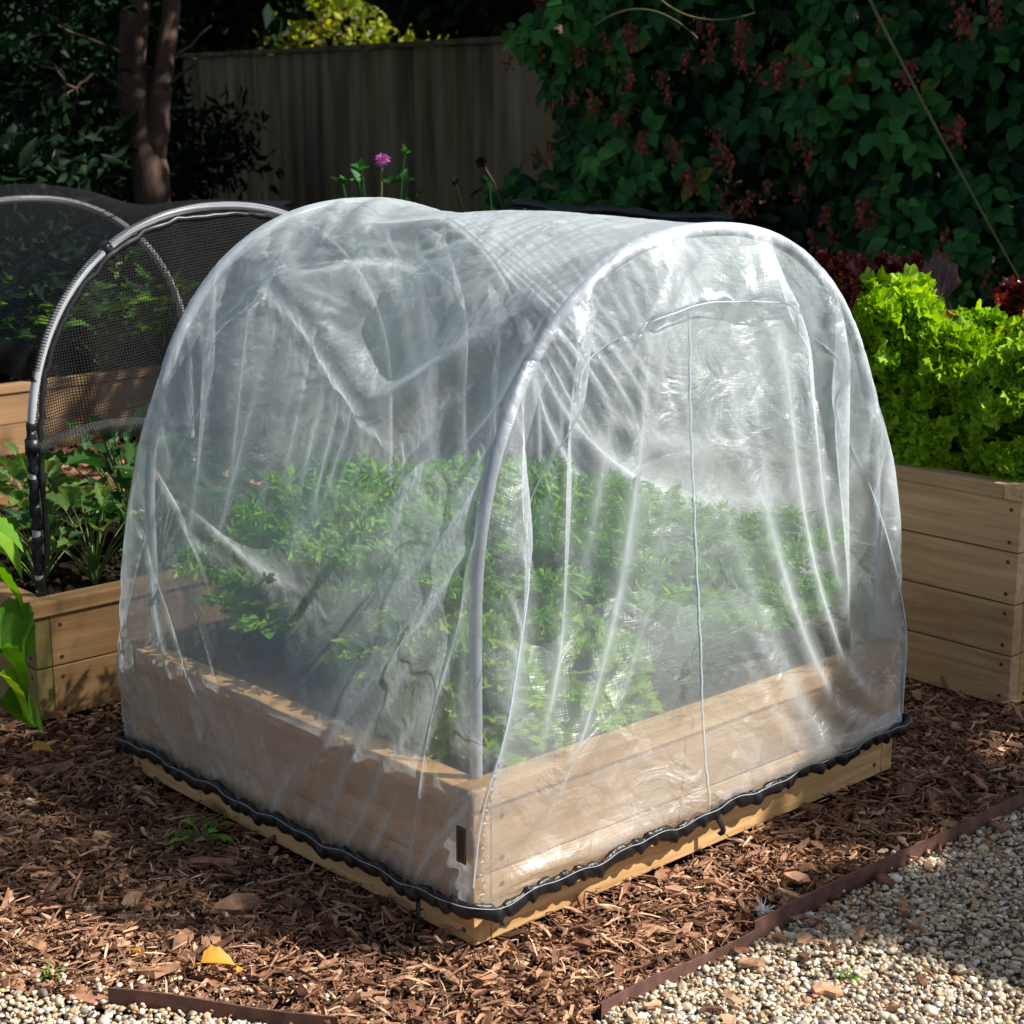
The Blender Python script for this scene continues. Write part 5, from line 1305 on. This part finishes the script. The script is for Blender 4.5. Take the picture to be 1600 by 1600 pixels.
crown_mesh(rg, cl-np.array([16., 16., 0]), 60, .34, 1.).build('foliage', M['tree'], hroot)

# ------------------------------------------------------------------ bramble hedge
rg = np.random.default_rng(80)
HA = np.array([3.55, 3.75]); HB = np.array([4.05, .2]); hl = np.linalg.norm(HB-HA); hd = (HB-HA)/hl; hn = np.array([hd[1], -hd[0]]);
if hn[0] > 0: hn = -hn
bram = empty('bramble_bush', (3.8, 2.2, 0)); tag(bram, 'tall bramble thicket hung with unripe red berries', 'bramble'); BO = np.array([3.8, 2.2, 0])
def hpt(s, dpt, z): return np.array([HA[0]+hd[0]*s+hn[0]*dpt, HA[1]+hd[1]*s+hn[1]*dpt, z])
LP, LD, LR, LS, LU = [], [], [], [], []
def trif(p, d, size, r):
    """a bramble leaf: three to five ovate leaflets from one stalk"""
    d = d/np.linalg.norm(d); side = np.cross(d, hn3); side /= np.linalg.norm(side)+1e-9
    for a, s in ((0, 1.), (1.15, .85), (-1.15, .85)):
        LP.append(p+(d*math.cos(a)+side*math.sin(a))*size*.12); LD.append(d*math.cos(a)+side*math.sin(a)+hn3*rg.normal()*.25); LS.append(size*s); LR.append(np.clip(r+.06*rg.normal(), 0, 1))
hn3 = np.array([hn[0], hn[1], .25])
for k in range(3900):
    s = rg.uniform(-.35, hl+.6); z = 2.75*rg.random()**.85
    edge = (.28+.22*math.sin(z*4.1)+.12*math.sin(z*9+1)) if s < .5 else 0
    if s < edge-.25+(1.9-z)*.12*(z < 1.9): continue
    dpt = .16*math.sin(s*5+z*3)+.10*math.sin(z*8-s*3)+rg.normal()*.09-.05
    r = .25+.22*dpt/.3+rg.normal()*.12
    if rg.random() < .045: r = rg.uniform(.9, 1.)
    d = np.array([hd[0]*rg.normal()*.8, hd[1]*rg.normal()*.8, -.55+rg.normal()*.5])+hn3*.35
    trif(hpt(s, dpt, z), d, rg.uniform(.058, .112), r)
LP, LD, LS, LR = map(np.array, (LP, LD, LS, LR))
# leaflet faces turned outwards: build frames whose z axis is close to the hedge normal
x_ = LD/np.linalg.norm(LD, axis=1, keepdims=True); zt = hn3[None]+rg.normal(size=(len(LD), 3))*.5+np.array([0,0,.35]); zt = zt-(zt*x_).sum(1, keepdims=True)*x_; zt /= np.linalg.norm(zt, axis=1, keepdims=True); y_ = np.cross(zt, x_)
Fm = np.stack([x_, y_, zt], -1)*LS[:, None, None]
BL_ = leaf_template(9, lambda t: .66*math.sin(PI*t**.82)**.85 if 0 < t < 1 else .03, .16, .25, .07, nw=1)
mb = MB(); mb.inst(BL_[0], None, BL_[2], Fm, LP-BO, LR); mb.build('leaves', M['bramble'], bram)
# inner twigs and dark depth
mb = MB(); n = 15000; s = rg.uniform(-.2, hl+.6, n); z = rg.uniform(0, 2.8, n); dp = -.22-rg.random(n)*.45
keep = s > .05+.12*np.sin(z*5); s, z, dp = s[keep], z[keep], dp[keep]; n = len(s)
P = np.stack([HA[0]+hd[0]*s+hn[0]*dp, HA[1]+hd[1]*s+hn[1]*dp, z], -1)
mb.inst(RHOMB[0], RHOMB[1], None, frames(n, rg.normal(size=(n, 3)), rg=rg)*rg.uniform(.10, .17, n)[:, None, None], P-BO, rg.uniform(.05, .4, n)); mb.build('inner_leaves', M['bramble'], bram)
def bez(p0, p1, p2, n=24): t = np.linspace(0, 1, n)[:, None]; return (1-t)**2*p0+2*t*(1-t)*p1+t*t*p2
canes = [(TP(1330, -60, 6.2)+B, TP(1430, 150, 6.1)+B, TP(1640, 520, 5.9)+B), (TP(1000, -40, 7.0)+B, TP(1060, 60, 6.7)+B, TP(1180, 20, 6.8)+B), (TP(930, 40, 7.1)+B, TP(1010, -20, 6.9)+B, TP(1090, 60, 6.9)+B)]
for k in range(0):
    s = rg.uniform(.8, hl); canes.append((hpt(s, .05, 2.7), hpt(s+rg.normal()*.3, .25, 1.8), hpt(s+rg.normal()*.5, .2, rg.uniform(.6, 1.3))))
for k, c in enumerate(canes):
    mb = MB(); tube(mb, bez(*[q-BO for q in c]), np.linspace(.0065, .004, 24) if k == 0 else np.linspace(.005, .003, 24), 7, False); mb.build('cane', M['cane'], bram)
# berries: four cluster shapes, shared by about ninety clusters
cms = []
for v in range(4):
    mb = MB(); sm = []
    for k in range(13):
        z = -k*.0075+rg.normal()*.010; p = np.array([rg.normal()*.021, rg.normal()*.021, z]); rb = rg.uniform(.0065, .0105)
        D, _ = ICO1; nd = 26; ii = np.arange(nd); ph = ii*2.39996; zz = 1-2*(ii+.5)/nd; rr = np.sqrt(1-zz**2); pp = np.stack([rr*np.cos(ph), rr*np.sin(ph), zz*1.15], -1)*rb*.75+p
        mb.inst(ico(1)[0][:], ico(1)[1], None, np.repeat(np.eye(3)[None]*rb*.36, nd, 0), pp, np.full(nd, np.clip(rg.beta(2, 2), 0, 1)))
        tube(mb, np.array([[0, 0, z*.5+.02], p*np.array([.5, .5, .8]), p]), .0009, 4, False, 1.)
    cms.append(mb)
first = []
bx = [(905, 80), (985, 130), (1005, 215), (975, 180), (1035, 120), (1110, 75), (1155, 80), (1185, 110), (1210, 105), (895, 150), (945, 60), (985, 45), (860, 235), (925, 150), (1115, 210), (1130, 240), (1135, 300), (1170, 310), (1050, 230), (1255, 205), (1080, 280), (1250, 300), (1160, 40), (1290, 330), (1350, 320), (1355, 415), (1320, 110), (1425, 105), (1500, 200), (1500, 20), (1510, 30), (1560, 25), (1380, 30), (800, 55), (812, 60), (840, 70), (865, 165), (835, 235), (1260, 100), (1415, 110), (1270, 370), (1480, 365), (1545, 430), (1180, 355), (1300, 365), (1075, 90), (1090, 35), (1345, 335), (1365, 345), (1200, 290)]
k = 0
for (x, y) in bx:
    for rep in range(2 if k < 60 and rg.random() < .75 else 1):
        px, py = x+rg.normal()*7*(rep > 0), y+rg.normal()*16*(rep > 0)
        # march the ray until it meets the hedge's outer surface
        for D in np.arange(5.2, 9.5, .04):
            q = TP(px, py-8, D)+B; dpt = (q[:2]-HA)@hn
            if dpt < .23: break
        if k < 4: o = cms[k].build('berry_cluster', M['berry'], bram); first.append(o)
        else: o = first[k % 4].copy(); link(o, bram)
        o.location = Vector(q-BO); o.rotation_euler = (0, 0, rg.uniform(0, 6.28)); s_ = rg.uniform(.6, .95); o.scale = (s_, s_, s_*1.1); k += 1
mb = MB()
for k in range(7):
    th = k*2*PI/5; e = np.array([0, math.cos(th), math.sin(th)]); mb.inst(OVAL[0], None, OVAL[2], frames(1, e[None]+np.array([[-.3, 0, 0]]), roll=np.array([0.]))*.02, np.zeros((1, 3)), np.array([.6]))
q = TP(1337, 24, 6.0)+B; o = mb.build('flower', M['petal'], bram); o.location = Vector(q-BO)

# ------------------------------------------------------------------ dahlia, dark seed head, compost bin
def stalk(root, P, r, mat='stem'): mb = MB(); tube(mb, P, r, 7, False); return mb.build('stem', M[mat], root)
q = TP(597, 250, 7.3)+B; root = empty('dahlia', (q[0], q[1], 0)); tag(root, 'pink dahlia in flower against the fence', 'flower', 'flowers in front of the fence')
rg = np.random.default_rng(33); stalk(root, np.array([[.02, .05, .3], [0, .03, .9], [0, 0, q[2]]]), .004)
mb = MB()
for ring, (n, ln, el) in enumerate(((12, .040, .1), (10, .032, .6), (7, .022, 1.1))):
    for k in range(n):
        a = k*2*PI/n+ring*.3; d = np.array([math.cos(a)*math.cos(el), math.sin(a)*math.cos(el), math.sin(el)])
        d = np.array([d[0]*.8-.5*d[2], d[1]*.8-.6*d[2], d[2]*.4+d[0]*.55+d[1]*.4]); mb.inst(OVAL[0], None, OVAL[2], frames(1, d[None], roll=np.array([.3]))*ln, np.array([[0, 0, q[2]]]), np.array([rg.random()]))
mb.build('bloom', M['petal'], root)
mb, sm = MB(), MB(); rg = np.random.default_rng(34); generic_plant(mb, sm, rg, 60, 1.34, .36, .06, OVAL, r=(.2, .7), tripl=True); mb.build('leaves', M['bramble'], root); sm.build('stem', M['bramble'], root)
q = TP(752, 253, 7.2)+B; root = empty('seed_head', (q[0], q[1], 0)); tag(root, 'round dark maroon flower head on a leaning stem by the fence', 'flower', 'flowers in front of the fence')
r3 = np.array([math.cos(YAW), -math.sin(YAW), 0]); stalk(root, np.array([r3*.16+np.array([0, 0, .5]), r3*.12+np.array([0, 0, q[2]-.28]), r3*.05+np.array([0, 0, q[2]-.08]), [0, 0, q[2]]]), .004, 'bark')
mb = MB()
for k in range(90):
    zz = 1-2*(k+.5)/90; a = k*2.4; d = np.array([math.sqrt(1-zz*zz)*math.cos(a), math.sqrt(1-zz*zz)*math.sin(a), zz]); mb.inst(SLIM[0], None, SLIM[2], frames(1, d[None], roll=np.array([0.]))*.030, np.array([[0, 0, q[2]]]), np.array([.5]))
mb.build('bloom', M['petal_dark'], root)
q = TP(712, 283, 7.4)+B; root = empty('seed_head', (q[0], q[1], 0)); tag(root, 'small dark bud on a short stem left of the maroon flower head', 'flower', 'flowers in front of the fence')
stalk(root, np.array([[.1, -.1, .5], [.03, -.03, q[2]-.15], [0, 0, q[2]]]), .003); mb = MB(); mb.inst(SLIM[0], None, SLIM[2], frames(30, rg.normal(size=(30, 3)))*.022, np.repeat([[0, 0, q[2]]], 30, 0), np.full(30, .5)); mb.build('bloom', M['petal_dark'], root)
mb, sm = MB(), MB(); generic_plant(mb, sm, rg, 22, 1.22, .26, .08, OVAL, r=(.1, .6)); c_ = TP(790, 330, 7.2)+B; r_ = empty('leafy_plant', (c_[0], c_[1], 0)); tag(r_, 'dim leafy clump at the foot of the bramble by the fence', 'leafy plant'); mb.build('leaves', M['bramble'], r_); sm.build('stem', M['bramble'], r_)
# compost bin: slatted dark box with lid
c_ = TP(367, 330, 9.2)+B; cb = empty('compost_bin', (c_[0], c_[1], 0), -YAW); tag(cb, 'black slatted compost bin in front of the fence', 'compost bin')
for k in range(6): bevel_box('side_panel', (.50, .025, .155), M['black_plastic'], cb, (0, -.25, .09+k*.17), .006); bevel_box('side_panel', (.50, .025, .155), M['black_plastic'], cb, (0, .25, .09+k*.17), .006)
for sx in (-1, 1):
    for sy in (-1, 1): bevel_box('corner_post', (.04, .04, 1.03), M['black_plastic'], cb, (sx*.24, sy*.21, .515), .004)
bevel_box('lid', (.54, .56, .035), M['black_plastic'], cb, (0, 0, 1.0495), .008)

# ------------------------------------------------------------------ light, sky, camera
w = bpy.data.worlds.new('World'); scene.world = w; w.use_nodes = True; nt = w.node_tree; nt.nodes.clear()
sky = nt.nodes.new('ShaderNodeTexSky'); sky.sky_type = 'NISHITA'; sky.sun_disc = False
el = math.asin(SUN.z); sky.sun_elevation = el; sky.sun_rotation = math.atan2(SUN.x, SUN.y)
bg = nt.nodes.new('ShaderNodeBackground'); bg.inputs['Strength'].default_value = .064
hs = nt.nodes.new('ShaderNodeHueSaturation'); hs.inputs['Saturation'].default_value = .72; nt.links.new(sky.outputs[0], hs.inputs['Color']); nt.links.new(hs.outputs[0], bg.inputs[0]); wo = nt.nodes.new('ShaderNodeOutputWorld'); nt.links.new(bg.outputs[0], wo.inputs[0])
l = bpy.data.lights.new('sun', 'SUN'); l.energy = 5.0; l.angle = R(.55); l.color = (1., .955, .88)
lo = bpy.data.objects.new('sun', l); link(lo); lo.rotation_euler = SUN.to_track_quat('Z', 'Y').to_euler()
cam = bpy.data.cameras.new('camera'); co = bpy.data.objects.new('camera', cam); link(co); co.location = CAM; co.rotation_euler = (PI/2-PITCH, 0, -YAW)
cam.lens = 36*FPX/1600; cam.sensor_width = 36; cam.clip_start = .05; cam.clip_end = 300
cam.dof.use_dof = True; cam.dof.focus_distance = 3.75; cam.dof.aperture_fstop = 8.
scene.camera = co
vs = scene.view_settings; vs.view_transform = 'Standard'; vs.look = 'None'; vs.gamma = 1; vs.exposure = .62
scene.render.engine = 'CYCLES'; cy = scene.cycles
cy.max_bounces = 10; cy.diffuse_bounces = 3; cy.glossy_bounces = 2; cy.transmission_bounces = 3; cy.transparent_max_bounces = 24; cy.caustics_reflective = False; cy.caustics_refractive = False
cy.sample_clamp_indirect = 4.; cy.use_denoising = True; cy.use_adaptive_sampling = True; cy.adaptive_threshold = .02
try: cy.denoiser = 'OPENIMAGEDENOISE'; cy.denoising_input_passes = 'RGB_ALBEDO_NORMAL'
except Exception: pass
